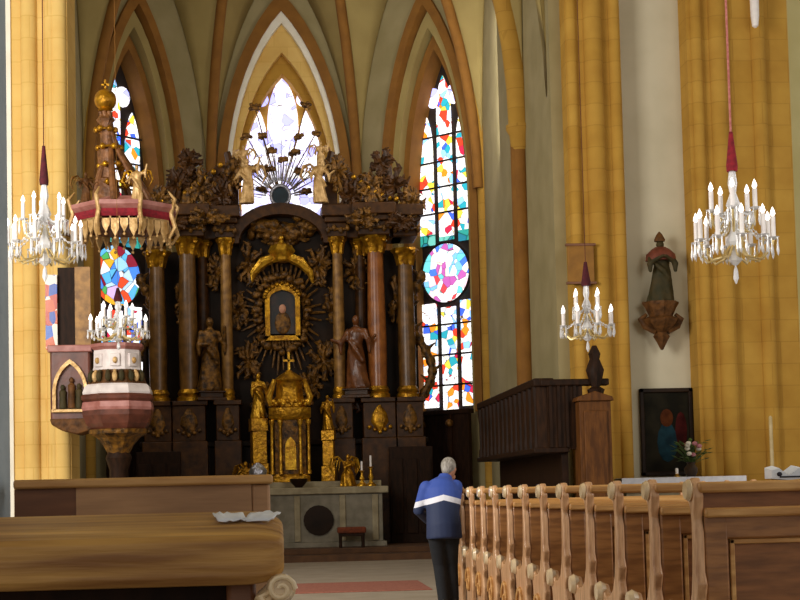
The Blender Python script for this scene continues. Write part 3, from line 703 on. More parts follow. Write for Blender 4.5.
statue('angel_statue', 'small kneeling gilded angel left of the tabernacle', (at(246, 480, 30.4).x, 30.4, tz-0.14), 0.85, M['gold'], 'pray', 0, winged=M['gold'], rz=-0.5, kneel=True)
def candlestick(label, px, Y, h, z, lit=False):
    t = thing('candlestick', label, 'candlestick', (at(px, 480, Y).x, Y, z))
    MB().lathe([(0.11, 0), (0.11, 0.03), (0.05, 0.07), (0.03, 0.12), (0.055, h*0.3), (0.025, h*0.45), (0.03, h*0.58), (0.065, h*0.62), (0.03, h*0.64)], 14).build('stand', M['gold_bright'], t)
    MB().lathe([(0.022, h*0.63), (0.02, h*0.99), (0.005, h)], 10).build('candle', M['candle'], t)
candlestick('tall gilded candlestick at the right end of the altar table', 371, 30.15, 0.62, tz)
candlestick('gilded candlestick between the two gilded angels on the right of the altar table', 362, 29.98, 0.5, tz)
t = thing('silver_reliquary', 'small silver reliquary left of the tabernacle beside the kneeling angel', 'reliquary', (at(258, 475, 30.1).x, 30.1, tz))
MB().box(-0.13, 0.13, -0.08, 0.08, 0, 0.08).build('foot', M['silver'], t, bevel=0.02)
MB().lathe([(0.05, 0.07), (0.04, 0.14), (0.15, 0.22), (0.17, 0.36), (0.1, 0.46), (0.02, 0.52)], 14, ys=0.5, fold=lambda a, z: 1+.08*math.cos(6*a)).build('shrine', M['silver'], t)
# bowl on the table and stool in front
t = thing('bowl', 'low black bowl at the front of the altar table under the tabernacle', 'bowl', (at(299, 492, 29.93).x, 29.98, tz))
MB().lathe([(0.07, 0), (0.08, 0.02), (0.17, 0.12), (0.18, 0.17), (0.16, 0.17), (0.05, 0.05)], 18).build('basin', M['black'], t)
MB().tube([(0.17*math.cos(a*PI/12), 0.17*math.sin(a*PI/12), 0.17) for a in range(25)], 0.012, 6).build('rim', M['black'], t)
t = thing('prayer_stool', 'low red brown stool in front of the altar table', 'stool', (at(352, 545, 29.4).x, 29.45, 0.22))
MB().box(-0.28, 0.28, -0.17, 0.17, 0.28, 0.4).build('cushion', mat('rust_cushion', '#7a3818', '#5c2810', 0.9, scale=12), t, bevel=0.03)
for sx in (-1, 1):
    for sy in (-1, 1): MB().lathe([(0.03, 0), (0.025, 0.15), (0.035, 0.28)], 8, (sx*0.22, sy*0.11, 0)).build('leg', M['dark'], t)
MB().box(-0.25, 0.25, -0.14, 0.14, 0.22, 0.28).build('frame', M['dark'], t, bevel=0.01)

# chancel wainscot on the right
def wains(name, label, C1, C2, h, n, off=-0.2):
    T, hl = frame(C1, C2); t = thing(name, label, 'panelling', (0, 0, 0))
    MB().box(-hl+0.2, hl-0.2, off, off+0.1, 0.22, h, T).build('boarding', M['dark'], t, smooth=False)
    cp = MB(); cp.box(-hl+0.15, hl-0.15, off-0.08, off+0.14, h, h+0.1, T); cp.build('cornice', M['dark'], t, bevel=0.01)
    for k in range(n):
        xx = -hl+0.3+(2*hl-0.6)*(k+0.5)/n
        MB().box(xx-0.05, xx+0.05, off-0.05, off, 0.25, h, T).build('stile', M['stall'], t, smooth=False)
        MB().ball(tuple(T @ Vector((xx, off-0.06, h-0.2))), 0.09).build('gilded_boss', M['gold_dark'], t)
wains('wall_panelling', 'dark wooden wall panelling below the right stained glass window', C['r1'], C['r2'], 2.95, 4, -0.5)
wains('wall_panelling', 'dark wooden wall panelling below the left stained glass window', C['l2'], C['l1'], 2.95, 4, -0.5)

# ------------------------------------------------------------------ choir stall on the right
xs0, ys0, ys1 = 3.9, 21.5, 27.6
zt = at(547, 378, 21.5).z
st = thing('choir_stall', 'long dark wooden choir stall with panelled end along the right chancel wall', 'choir stall', (xs0, ys0, 0))
ln = ys1-ys0; wd = at(606, 400, ys0).x - xs0
MB().box(-0.05, 0.1, 0.05, ln, 1.85, zt-0.12).build('back', M['stall'], st, smooth=False)
MB().box(0.3, 0.4, 0.1, ln, 0, 1.9).build('lower_back', M['dark'], st, smooth=False)
MB().box(-0.12, 0.4, 0.0, ln, 1.80, 1.88).build('ledge', M['dark'], st, bevel=0.015)
MB().box(-0.1, 0.2, 0.0, ln, zt-0.12, zt).build('cornice', M['dark'], st, bevel=0.02)
for k in range(14):
    y = 0.15+k*(ln-0.3)/13
    MB().lathe([(0.05, 1.88), (0.05, 2.0), (0.035, 2.05), (0.035, zt-0.4), (0.055, zt-0.25), (0.055, zt-0.12)], 8, (-0.05, y, 0)).build('stile', M['dark'], st)
MB().box(0.1, 0.62, 0.02, 0.12, 1.85, zt-0.12).build('end_wall', M['stall'], st, smooth=False)
MB().box(0.0, wd+0.05, -0.03, 0.15, zt-0.12, zt-0.02).build('end_cornice', M['dark'], st, bevel=0.02)
pz = at(590, 398, ys0).z
MB().box(wd-0.46, wd, -0.3, 0.12, 0, pz-0.06).build('end_desk', M['stall_end'], st, bevel=0.01)
MB().prism([(wd-0.5, pz-0.06), (wd+0.04, pz-0.06), (wd+0.02, pz), (wd-0.23, pz+0.08), (wd-0.48, pz)], -0.34, 0.14, 'y').build('desk_cap', M['stall_end'], st, bevel=0.01)
MB().box(wd-0.40, wd-0.06, -0.33, -0.3, 0.5, pz-0.2).build('end_panel', M['stall_end'], st, bevel=0.015)
for k in range(4):
    MB().box(0.14+0.12*k-0.02, 0.14+0.12*k+0.02, -0.02, 0.03, 1.88, zt-0.12).build('end_batten', M['dark'], st, smooth=False)
fz = MB(); fz.lathe([(0.1, 0), (0.12, 0.06), (0.06, 0.1), (0.1, 0.22), (0.12, 0.34), (0.07, 0.5), (0.09, 0.58), (0.03, 0.7)], 12, (wd-0.16, -0.05, pz+0.06), fold=lambda a, z: 1+.15*math.cos(5*a+8*z))
fz.build('carved_finial', M['dark'], st)

# ------------------------------------------------------------------ pulpit on the left pier
YP = 22.9
cx = at(118, 400, YP).x
pu = thing('pulpit', 'red brown and white carved pulpit body standing on its pillar at the left pier', 'pulpit', (cx, YP, 0))
def pz_(py): return at(118, py, YP).z
PXM = YP/F                                                         # metres to one pixel here
k8 = 1/math.cos(PI/8); PH = PI/8
def oct_(name, m, prof, par=None):
    return MB().lathe([(r*PXM*k8, pz_(y)) for r, y in prof], 8, phase=PH).build(name, m, par or pu, smooth=False)
MB().lathe([(0.28, 0), (0.3, 0.2), (0.16, 0.35), (0.14, pz_(470)), (0.2, pz_(458)), (0.16, pz_(452))], 16).build('pillar', M['dark'], pu)
oct_('corbel', M['gold_dark'], [(8, 458), (14, 446), (20, 438), (27, 434), (28, 430), (22, 428)])
oct_('lower_moulding', M['pulpit'], [(25, 431), (30, 424), (33, 416), (33.5, 411)])
oct_('pink_moulding', M['pulpit_pink'], [(33, 412), (34, 408), (33, 403), (31, 402)])
oct_('red_moulding', M['pulpit'], [(31.5, 403), (34, 400), (34.5, 397), (33, 395)])
oct_('white_band', M['pulpit_white'], [(32.5, 396), (33, 393), (31, 387), (29, 385)])
rl = oct_('relief_band', M['statue_brown'], [(28.5, 386), (27, 382), (24.5, 374), (24, 371)])
oct_('white_panels', M['pulpit_white'], [(23.5, 372), (22.5, 368), (22, 352), (21.5, 350)])
oct_('hand_rail', M['pulpit_pink'], [(22, 351), (25, 348), (25, 345), (21, 344)])
for i in range(3, 6):
    T = Matrix.Rotation((i-4)*PI/4, 4, 'Z'); r_ = 26.5*PXM
    for q in range(3):
        f = MB(); f.ball(tuple(T @ Vector(((q-1)*0.10, -r_-0.03, pz_(378)))), 0.045, 0.05, 0.08, 8); f.ball(tuple(T @ Vector(((q-1)*0.10, -r_-0.01, pz_(373)))), 0.028, 0.03, 0.03, 8)
        f.build('relief_figure', M['gold_pale'] if q == 1 else M['statue'], rl)
    MB().box(-0.075, 0.075, -22*PXM-0.035, -22*PXM+0.03, pz_(368), pz_(355), T).build('raised_panel', M['pulpit_white'], pu, bevel=0.012)
    MB().ball(tuple(T @ Vector((0, -22*PXM-0.05, pz_(362)))), 0.035, 0.03, 0.05, 8).build('rosette', M['gold_pale'], pu)
# the parapet of the landing, left of the body, with its arched relief
def px_x(px): return at(px, 390, YP).x-cx
x0, x1 = px_x(49), px_x(91)
MB().box(x0+0.03, x1, -0.1, 1.1, pz_(420), pz_(350)).build('landing_parapet', M['pulpit'], pu, bevel=0.03)
MB().box(x0, x1+0.03, -0.14, 0.47, pz_(352), pz_(345)).build('landing_rail', M['pulpit_pink'], pu, bevel=0.015)
MB().prism([(x0+0.02, pz_(418)), (x1+0.1, pz_(418)), (x1+0.1, pz_(428)), (x1-0.2, pz_(434)), (x0+0.2, pz_(430)), (x0+0.05, pz_(424))], -0.12, 0.45, 'y').build('landing_corbel', M['statue_brown'], pu, bevel=0.02)
xm_ = (x0+x1)/2+0.02; zlo, zhi = pz_(408), pz_(362)
MB().band(outline(xm_-0.21, xm_+0.21, zlo, zlo+0.25, zhi-0.03, 6), outline(xm_-0.26, xm_+0.26, zlo-0.03, zlo+0.25, zhi+0.04, 6), -0.17, -0.08).build('arched_frame', M['gold_pale'], pu)
MB().box(xm_-0.28, xm_+0.28, -0.16, -0.08, zlo-0.06, zlo-0.01).build('frame_sill', M['gold_pale'], pu, bevel=0.01)
for q, (dx, hq, mm) in enumerate(((-0.11, 0.34, 'statue'), (0.02, 0.46, 'statue_brown'), (0.13, 0.36, 'statue'))):
    f = MB(); f.lathe([(0.06, zlo), (0.05, zlo+hq*0.5), (0.055, zlo+hq*0.75), (0.02, zlo+hq*0.84)], 10, (xm_+dx, -0.13, 0)); f.ball((xm_+dx, -0.14, zlo+hq*0.92), 0.035, 0.035, 0.045, 10)
    f.build('relief_figure', M[mm], pu)
# back board and painted strip between landing and canopy
M['tile'] = glass_mat('painted_panel', ['#b8402a', '#3a66c0', '#e8e0d0', '#c85a2a', '#2f52a8'], 0.0, 6, 1.5, 0.0)
MB().box(px_x(42), px_x(54), 0.42, 0.5, pz_(346), pz_(270)).build('painted_strip', M['tile'], pu, smooth=False)
MB().box(px_x(54), px_x(86), 0.50, 0.60, pz_(352), pz_(262)).build('back_board', M['dark'], pu, smooth=False)
MB().box(px_x(72), px_x(88), 0.44, 0.5, pz_(352), pz_(262)).build('back_pilaster', M['tan'], pu, smooth=False)
M['spire'] = mat('carved_spire_wood', '#8a5a30', '#5c381c', 0.5, metal=0.2, scale=9, bump=0.4)
# canopy
ccx = at(124, 220, YP).x
ca = thing('pulpit_canopy', 'carved pulpit canopy with gold fringe and tall crowned spire above the pulpit', 'canopy', (ccx, YP, 0))
def cz(py): return at(124, py, YP).z
RC = 0.70
MB().lathe([(RC*k8, cz(224)), (RC*k8*1.04, cz(221)), (RC*k8*1.04, cz(217)), (RC*k8*0.9, cz(216))], 8, phase=PH).build('lower_cornice', M['crimson'], ca, smooth=False)
MB().lathe([(RC*k8*1.0, cz(217)), (RC*k8*1.1, cz(213)), (RC*k8*1.1, cz(209)), (RC*k8*0.7, cz(206)), (RC*k8*0.5, cz(200))], 8, phase=PH).build('upper_cornice', M['pulpit_pink'], ca, smooth=False)
MB().lathe([(RC*k8*0.96, cz(230)), (RC*k8*0.98, cz(222))], 8, phase=PH).build('soffit', M['pulpit'], ca, smooth=False)
for i in range(8):
    lb = MB(); T = Matrix.Rotation(i*PI/4, 4, 'Z'); lb.box(-0.28, 0.28, -RC*0.99, -RC*0.94, cz(226), cz(221), T)
    for q in range(4):
        x0 = -0.27+q*0.135; za, zb = cz(222), cz(244 if q % 2 else 240)
        lb.prism([(x0+0.01, za), (x0+0.125, za), (x0+0.125, zb+0.12), (x0+0.068, zb), (x0+0.01, zb+0.12)], -RC*0.99, -RC*0.95, 'y', T)
        lb.ball(tuple(T @ Vector((x0+0.068, -RC*0.97, zb-0.02))), 0.025, n=6)
    lb.build('lambrequin', M['gold_pale'], ca)
for i in range(8):
    a = PH+i*PI/4; r = RC*1.08
    v = MB(); v.tube([(r*math.cos(a), r*math.sin(a), cz(242)), ((r+.1)*math.cos(a), (r+.1)*math.sin(a), cz(232)), ((r+.03)*math.cos(a), (r+.03)*math.sin(a), cz(218)), ((r+.1)*math.cos(a), (r+.1)*math.sin(a), cz(204)), (r*math.cos(a), r*math.sin(a), cz(196))], [0.02, 0.034, 0.034, 0.03, 0.012], 8)
    v.build('corner_scroll', M['gold_pale'], ca)
sx = at(106, 150, YP).x-ccx
for i in range(6):
    a = i*PI/3+0.3
    v = MB(); pts = []
    for t in [j/14 for j in range(15)]:
        r = 0.36*(1-t)**2.2 + 0.08 + 0.05*math.sin(t*PI*2)
        pts.append((sx*t+r*math.cos(a), r*math.sin(a), cz(206)+t*(cz(112)-cz(206))))
    v.tube(pts, [0.06-0.03*j/14 for j in range(15)], 8); v.build('spire_scroll', M['spire'], ca)
MB().lathe([(0.2, cz(204)), (0.16, cz(180)), (0.10, cz(178)), (0.12, cz(150)), (0.07, cz(148)), (0.08, cz(125)), (0.13, cz(120)), (0.05, cz(112))], 12, (sx, 0, 0), fold=lambda a, z: 1+.12*math.cos(6*a)).build('spire', M['spire'], ca)
MB().ball((sx, 0, cz(100)), 0.17, 0.17, 0.17, 16).lathe([(0.06, cz(112)), (0.12, cz(110)), (0.06, cz(107))], 12, (sx, 0, 0)).build('orb', M['gold'], ca)
MB().box(sx-0.015, sx+0.015, -0.015, 0.015, cz(91), cz(80)).box(sx-0.06, sx+0.06, -0.015, 0.015, cz(86), cz(84)).build('cross', M['gold'], ca)
for q, py in enumerate((130, 148, 166, 184)):
    g = MB()
    g.tube([(sx*(1-q*0.2)+(0.14+0.03*q)*math.cos(j*PI/6), (0.14+.03*q)*math.sin(j*PI/6), cz(py)) for j in range(13)], 0.018, 6)
    for j in range(6):
        a = j*PI/3; g.ball((sx*(1-q*0.2)+(0.14+0.03*q)*math.cos(a), (0.14+.03*q)*math.sin(a), cz(py)), 0.05)
    g.build('gilded_collar', M['gold'], ca)
MB().box(xl1-ccx-0.35, 0.1, 0.5, 1.12, cz(224), cz(214)).build('wall_bracket', M['pulpit'], ca)
zt_ = cz(208)
statue('angel_statue', 'small gilded winged angel on the right of the pulpit canopy', (at(137, 205, 22.55).x, 22.5, zt_+0.02), 0.55, M['gold_pale'], 'raise', 0.03, winged=M['gold'], rz=-0.2)
statue('angel_statue', 'small dark winged angel on the left of the pulpit canopy', (at(84, 205, 22.55).x, 22.75, zt_+0.02), 0.5, M['statue_brown'], 'open', 0.02, winged=M['gold_dark'], rz=0.5)

# ------------------------------------------------------------------ right side: niche statue, painting, side altar
YN = 24.33
t = thing('wall_statue', 'dark painted saint with a red hood on a carved console high on the white wall', 'statue', (at(660, 300, 24.1).x, 24.08, at(660, 302, 24.1).z))
hh = at(660, 240, 24.1).z - t.location.z
m_ = figure_mb(hh*0.98, 0.03, POSES['pray']); m_.v = [(x*1.3, y*1.15, z) for x, y, z in m_.v]; m_.build('body', M['statue'], t, remesh=0.02)
MB().lathe([(0.25*hh, 0.66*hh), (0.235*hh, 0.76*hh), (0.15*hh, 0.84*hh), (0.085*hh, 0.88*hh)], 16, (0.03*hh, 0.0, 0), ys=0.8).build('cape', M['statue_red'], t)
MB().lathe([(0.085*hh, 0.97*hh), (0.09*hh, 1.0*hh), (0.05*hh, 1.08*hh), (0.01, 1.13*hh)], 12, (0.02*hh, 0, 0)).build('mitre', M['statue_brown'], t)
zb = at(660, 350, 24.1).z - t.location.z
cn = MB(); cn.lathe([(0.02, zb), (0.07, zb*0.86), (0.13, zb*0.72), (0.09, zb*0.64), (0.26, zb*0.46), (0.30, zb*0.36), (0.18, zb*0.3), (0.24, zb*0.12), (0.28, -0.03), (0.28, 0)], 16, (0, 0.0, 0), ys=0.8, fold=lambda a, z: 1+0.1*math.cos(8*a))
for s in (-1, 1): cn.tube([(s*0.1, 0, zb*0.62), (s*0.27, 0, zb*0.5), (s*0.34, 0, zb*0.36), (s*0.24, 0, zb*0.26)], [0.05, 0.06, 0.05, 0.03], 8)
cn.build('console', M['statue_brown'], t)
p0, p1 = at(641, 470, YN), at(691, 388, YN)
t = thing('altar_painting', 'large dark old painting in a black frame on the white wall under the saint', 'painting', ((p0.x+p1.x)/2, YN-0.02, 0))
w2 = (p1.x-p0.x)/2; z0, z1 = 1.45, p1.z
M['oil'] = mat('dark_oil_painting', '#17150e', '#2c271b', 0.7, spec=0.08, scale=2.6, lo=0.4, hi=0.7)
cv = MB().box(-w2+0.07, w2-0.07, -0.03, 0.0, z0+0.07, z1-0.07).build('canvas', M['oil'], t, smooth=False)
MB().ball((0.0, -0.035, z0+0.55), 0.17, 0.012, 0.33).build('painted_blue_robe', mat('painted_blue', '#1f3a44', '#16262e', 0.8, spec=0.05, scale=6), cv)
MB().ball((0.0, -0.04, z0+0.95), 0.11, 0.012, 0.15).build('painted_figure', mat('painted_brown', '#5a3018', '#3a1c10', 0.8, spec=0.05, scale=6), cv)
MB().ball((0.24, -0.035, z0+0.75), 0.10, 0.012, 0.3).build('painted_red_robe', mat('painted_red', '#4a1a18', '#301010', 0.8, spec=0.05, scale=6), cv)
fm = MB(); fm.box(-w2, w2, -0.07, 0.0, z0, z0+0.07); fm.box(-w2, w2, -0.07, 0, z1-0.07, z1); fm.box(-w2, -w2+0.07, -0.07, 0, z0, z1); fm.box(w2-0.07, w2, -0.07, 0, z0, z1)
fm.build('frame', M['black'], t, bevel=0.012)
YS = 23.0
sx0, sx1 = at(622, 478, YS).x, at(744, 478, YS).x
zc_ = at(690, 477, YS).z
t = thing('side_altar', 'side altar table covered by a white cloth below the dark painting', 'table', ((sx0+sx1)/2, YS+0.25, 0))
h_ = (sx1-sx0)/2
MB().box(-h_+0.06, h_-0.06, -0.24, 0.26, 0, zc_-0.06).build('block', M['stone'], t, bevel=0.01)
MB().box(-h_, h_, -0.28, 0.3, zc_-0.06, zc_-0.01).build('table_slab', M['stone'], t, bevel=0.01)
c = MB().box(-h_-0.02, h_+0.02, -0.31, 0.3, zc_-0.008, zc_+0.004).box(-h_-0.02, h_+0.02, -0.315, -0.30, zc_-0.22, zc_).build('altar_cloth', M['cloth'], None, bevel=0.004)
c.location = t.location; tag(c, 'white linen cloth spread over the side altar on the right', 'cloth')
t = thing('flower_vase', 'dark vase with green leaves and pale flowers on the side altar', 'flowers', (at(693, 476, YS).x, YS+0.1, zc_+0.006))
MB().lathe([(0.06, 0), (0.1, 0.06), (0.11, 0.13), (0.06, 0.2), (0.075, 0.23), (0.05, 0.23)], 14).build('vase', M['vase'], t)
rnd = random.Random(5)
lf = MB()
for k in range(46):
    a = rnd.uniform(0, 2*PI); r = rnd.uniform(0.04, 0.26); z = 0.24+rnd.uniform(0.02, 0.32)
    p = Vector((r*math.cos(a), r*math.sin(a)*0.7, z))
    lf.tube([(0, 0, 0.2), tuple(p)], [0.006, 0.004], 4)
    d = Vector((math.cos(a), math.sin(a), rnd.uniform(-.2, .7))).normalized()*0.12
    lf.tube([tuple(p), tuple(p+d*0.5), tuple(p+d)], [0.006, 0.035, 0.004], 6, flat=0.25)
for k in range(9):
    a = rnd.uniform(0, 2*PI); r = rnd.uniform(0.1, 0.24); z = 0.3+rnd.uniform(0.0, 0.3)
    MB().ball((r*math.cos(a), -abs(r*math.sin(a)*0.7)-0.03, z), 0.045, 0.045, 0.035).build('flower', M['pink'] if k % 2 else M['white_petal'], t)
lf.build('leaves', M['green'], t)
t = thing('altar_candle', 'short white candle on a brass foot on the side altar left of the flowers', 'candle', (at(677, 476, YS).x, YS+0.0, zc_+0.006))
MB().lathe([(0.05, 0), (0.05, 0.015), (0.02, 0.03), (0.035, 0.05)], 12).build('foot', M['brass'], t)
MB().lathe([(0.025, 0.045), (0.025, 0.13), (0.006, 0.14)], 12).build('wax', M['candle'], t)
t = thing('standing_candle', 'tall thin pale candle on a floor stand before the right hand pier', 'candle', (at(772, 460, 22.8).x, 22.8, 0))
MB().lathe([(0.16, 0), (0.16, 0.03), (0.04, 0.08), (0.025, 0.2), (0.025, 1.35), (0.07, 1.42), (0.03, 1.45)], 14).build('stand', M['brass'], t)
zz = at(772, 417, 22.8).z
MB().lathe([(0.03, 1.44), (0.028, zz), (0.008, zz+0.02)], 12).build('candle', M['old_wax'], t)
t = thing('wall_sconce', 'white hanging lamp tube near the top of the right hand pier', 'lamp', (at(755, 20, 23.6).x, 23.6, at(755, 28, 23.6).z))
MB().lathe([(0.01, 0), (0.05, 0.03), (0.07, 0.2), (0.08, 1.0)], 14).build('tube', M['candle'], t)
MB().box(-0.03, 0.03, 0.0, 0.32, 0.9, 0.96).build('bracket', M['brass'], t)
# small shelf panel on the pier behind the second chandelier
q0, q1 = at(569, 284, 23.75), at(594, 243, 23.75)
t = thing('wall_panel', 'brown wooden board hung on the pier above the small chandelier', 'panel', ((q0.x+q1.x)/2, 23.8, q0.z))
w_ = (q1.x-q0.x)/2; h_ = q1.z-q0.z
MB().box(-w_, w_, -0.02, 0.03, 0, h_).build('board', mat('ochre_board', '#9a6a22', '#855a1c', 0.7, scale=5), t, bevel=0.01)
MB().box(-w_-.03, w_+.03, -0.04, 0.03, h_-0.04, h_).box(-w_-.03, w_+.03, -0.04, .03, 0, .04).build('moulding', M['wood_red'], t, bevel=0.005)

# ------------------------------------------------------------------ chandeliers
def chandelier(label, px, pytop, pybot, Y, wpx, pycord, sleeve_mat, n=8, cordm=None, cr_=0.012):
    """pytop / pybot: top of the stem and tip of the lowest drop"""
    top = at(px, pytop, Y); bot = at(px, pybot, Y); H = top.z-bot.z; R = wpx/2/F*Y
    t = thing('chandelier', label, 'chandelier', (top.x, Y, bot.z), 0.2, 'crystal chandeliers')
    zs = at(px, pycord, Y).z-bot.z
    MB().tube([(0, 0, zs-0.02), (0, 0, 13.0-bot.z)], cr_, 8).build('cord', cordm or M['cord'], t)
    MB().lathe([(0.055, H*0.97), (0.06, H+0.02), (0.04, H+(zs-H)*0.5), (0.02, zs)], 14).build('sleeve', sleeve_mat, t)
    MB().lathe([(0.02, H*0.16), (R*0.16, H*0.2), (R*0.10, H*0.28), (R*0.2, H*0.36), (R*0.09, H*0.46), (R*0.07, H*0.6), (R*0.17, H*0.68), (R*0.07, H*0.78), (R*0.11, H*0.86), (0.03, H*0.98)], 14, fold=lambda a, z: 1+.08*math.cos(7*a)).build('stem', M['crystal'], t)
    d = MB().lathe([(0.006, 0.0), (R*0.07, H*0.05), (R*0.05, H*0.12), (R*0.02, H*0.15), (R*0.04, H*0.17)], 8).build('drop', M['crystal'], t)
    def arm(a, r, z0, zt, s):
        c_, s_ = math.cos(a), math.sin(a)
        P = lambda q, z: (q*c_, q*s_, z)
        am = MB().tube([P(R*0.1, z0), P(r*0.35, z0-H*0.11*s), P(r*0.7, z0-H*0.14*s), P(r*0.95, z0-H*0.05*s), P(r, zt)], [0.014, 0.014, 0.013, 0.012, 0.012], 7).build('arm', M['brass_pale'], t)
        MB().lathe([(0.01, -0.01), (R*0.13, 0.015), (R*0.14, 0.022), (0.015, 0.025)], 12, P(r, zt)).build('drip_pan', M['crystal'], am)
        hc = H*0.17*s+0.03
        cd = MB().lathe([(0.024, 0.02), (0.024, hc)], 10, P(r, zt)).build('candle', M['candle'], am)
        MB().lathe([(0.01, hc), (0.028, hc+0.025), (0.02, hc+0.06), (0.002, hc+0.10)], 8, P(r, zt)).build('bulb', M['bulb'], am)
        dr = MB()
        for k in range(5):
            b = 2*PI*k/5; q = R*0.12
            x_, y_, z_ = P(r, zt); dr.lathe([(0.002, -H*0.14), (R*0.035, -H*0.10), (R*0.012, -H*0.03), (0.006, 0.01)], 6, (x_+q*math.cos(b), y_+q*math.sin(b), z_))
        dr.build('crystal_drops', M['crystal'], am)
        sw = MB(); sw.tube([P(R*0.1+(r-R*0.1)*k/8, H*0.66*(1-k/8)**1.3 + zt*(1-(1-k/8)**1.3) - H*0.05*math.sin(k/8*PI)) for k in range(9)], 0.004, 5)
                                                        # swag of beads from the stem to the pan
        for k in range(9):
            u = k/8; q = R*0.1+(r-R*0.1)*u; z = H*0.66*(1-u)**1.3 + zt*(1-(1-u)**1.3) - H*0.05*math.sin(u*PI)
            sw.ball(P(q, z), R*0.035, n=6)
        sw.build('bead_swag', M['crystal'], am)
    for k in range(n): arm(2*PI*k/n, R*0.93, H*0.34, H*0.36, 1.0)
    for k in range(n//2): arm(2*PI*k/(n//2)+0.4, R*0.55, H*0.56, H*0.62, 0.9)
    return t
chandelier('large crystal chandelier on a rose cord hanging at the upper right', 732, 168, 284, 15.0, 84, 132, M['crimson'], 10)
chandelier('small crystal chandelier hanging above the dark choir stall', 586, 284, 352, 18.5, 56, 262, M['maroon'], 8, M['maroon'], 0.004)
chandelier('crystal chandelier at the left edge in front of the bright pier', 44, 182, 282, 19.5, 76, 146, M['maroon'], 10, M['maroon'], 0.006)
chandelier('crystal chandelier hanging right in front of the pulpit body', 118, 300, 350, 20.5, 58, 288, M['maroon'], 8, M['rib'], 0.003)

# ------------------------------------------------------------------ pews on the right
XP, PL = 2.10, 2.6
def bench_end_outline():
    o = [(0.0, 0.0), (0.52, 0.0), (0.51, 0.06), (0.46, 0.12), (0.50, 0.22), (0.53, 0.32), (0.48, 0.40), (0.50, 0.50)]
    o += [(0.50+0.055*math.cos(a), 0.61+0.065*math.sin(a)) for a in (-0.9, -0.2, 0.5, 1.2, 1.9, 2.6)]
    o += [(0.40, 0.60), (0.28, 0.61), (0.17, 0.66), (0.11, 0.75), (0.085, 0.86), (0.07, 1.00), (0.07, 1.12), (0.09, 1.18), (0.13, 1.22)]
    o += [(0.065+0.06*math.cos(a), 1.27+0.065*math.sin(a)) for a in (0.0, 0.6, 1.2, 1.8, 2.4, 3.0)]
    o += [(-0.01, 1.24), (0.005, 1.17), (0.02, 1.12), (0.0, 1.06), (0.0, 0.86), (-0.03, 0.80), (0.0, 0.72), (-0.035, 0.64), (0.0, 0.56), (-0.03, 0.48), (0.0, 0.40), (-0.03, 0.3), (0.0, 0.2)]
    return o
def make_pew(label, L, solid, name='church_pew', top=1.32):
    t = thing(name, label, 'pew', (0, 0, 0), 0, 'pews right of the aisle')
    W_ = 0.05
    for k, xe in enumerate((0.0, L-W_)):
        e = MB().prism(bench_end_outline(), xe, xe+W_, 'x').build('bench_end', M['wood_up'], t, bevel=0.012)
        if k == 0:
            c = MB()
            c.lathe([(0.0, -0.03), (0.055, -0.03), (0.07, 0.0), (0.055, 0.03), (0.0, 0.03)], 14, T=Matrix.Translation((xe-0.005, 0.50, 0.62)) @ Matrix.Rotation(PI/2, 4, 'Y'))
            c.build('armrest_scroll', M['wood_pale'], e)  # pale colour carries the skylight glint on the scroll
            c = MB(); c.lathe([(0.0, -0.02), (0.045, -0.02), (0.058, 0.0), (0.045, 0.02), (0.0, 0.02)], 14, T=Matrix.Translation((xe-0.008, 0.065, 1.27)) @ Matrix.Rotation(PI/2, 4, 'Y'))
            c.build('top_scroll', M['wood_pale'], e)
            c = MB(); c.tube([(xe-0.008, 0.26+0.16*math.cos(q*0.5)*(1-q/18), 0.30+0.17*math.sin(q*0.5)*(1-q/18)) for q in range(17)], 0.018, 6)
            c.build('carved_spiral', M['wood_light'], e)
    pt_ = top-0.02 if solid else top-0.17
    MB().box(W_, L-W_, 0.03, 0.07, 0.14, pt_).build('back_panel', M['wood_panel'], t, smooth=False)
    MB().box(W_*0.5, L-W_*0.5, -0.015, 0.10, top-0.065, top-0.01).build('top_rail', M['wood_light'], t, bevel=0.014)
    MB().box(W_, L-W_, -0.03, 0.09, top-0.19, top-0.14).build('book_ledge' if not solid else 'frieze_moulding', M['wood_light'], t, bevel=0.012)
    fr = MB(); n = 3; w = (L-2*W_)/n
    for k in range(n+1): fr.box(W_+k*w-(0.0 if k == 0 else 0.06 if k < n else 0.12), W_+k*w+(0.12 if k == 0 else 0.06 if k < n else 0.0), 0.0, 0.032, 0.2, top-0.16)
    fr.box(W_, L-W_, 0.002, 0.032, top-0.3, top-0.15); fr.box(W_, L-W_, 0.002, 0.032, 0.2, 0.36)
    fr.build('panel_frame', M['wood'], t, bevel=0.012)
    for k in range(n):
        x0 = W_+k*w+(0.13 if k == 0 else 0.07); x1 = W_+(k+1)*w-(0.13 if k == n-1 else 0.07); mo = MB()
        for (a, b, c, d) in ((x0, x1, top-0.325, top-0.30), (x0, x1, 0.36, 0.385), (x0, x0+0.025, 0.36, top-0.3), (x1-0.025, x1, 0.36, top-0.3)): mo.box(a, b, 0.012, 0.034, c, d)
        mo.build('panel_moulding', M['wood_light'], t, bevel=0.005)
    MB().box(W_, L-W_, 0.07, 0.50, 0.42, 0.46).build('seat', M['wood'], t, bevel=0.01)
    MB().box(W_, L-W_, -0.24, -0.06, 0.12, 0.16).box(0.2, 0.25, -0.22, 0.05, 0, 0.13).box(L-0.25, L-0.2, -0.22, 0.05, 0, 0.13).build('kneeler', M['wood_panel'], t, bevel=0.01)
    return t
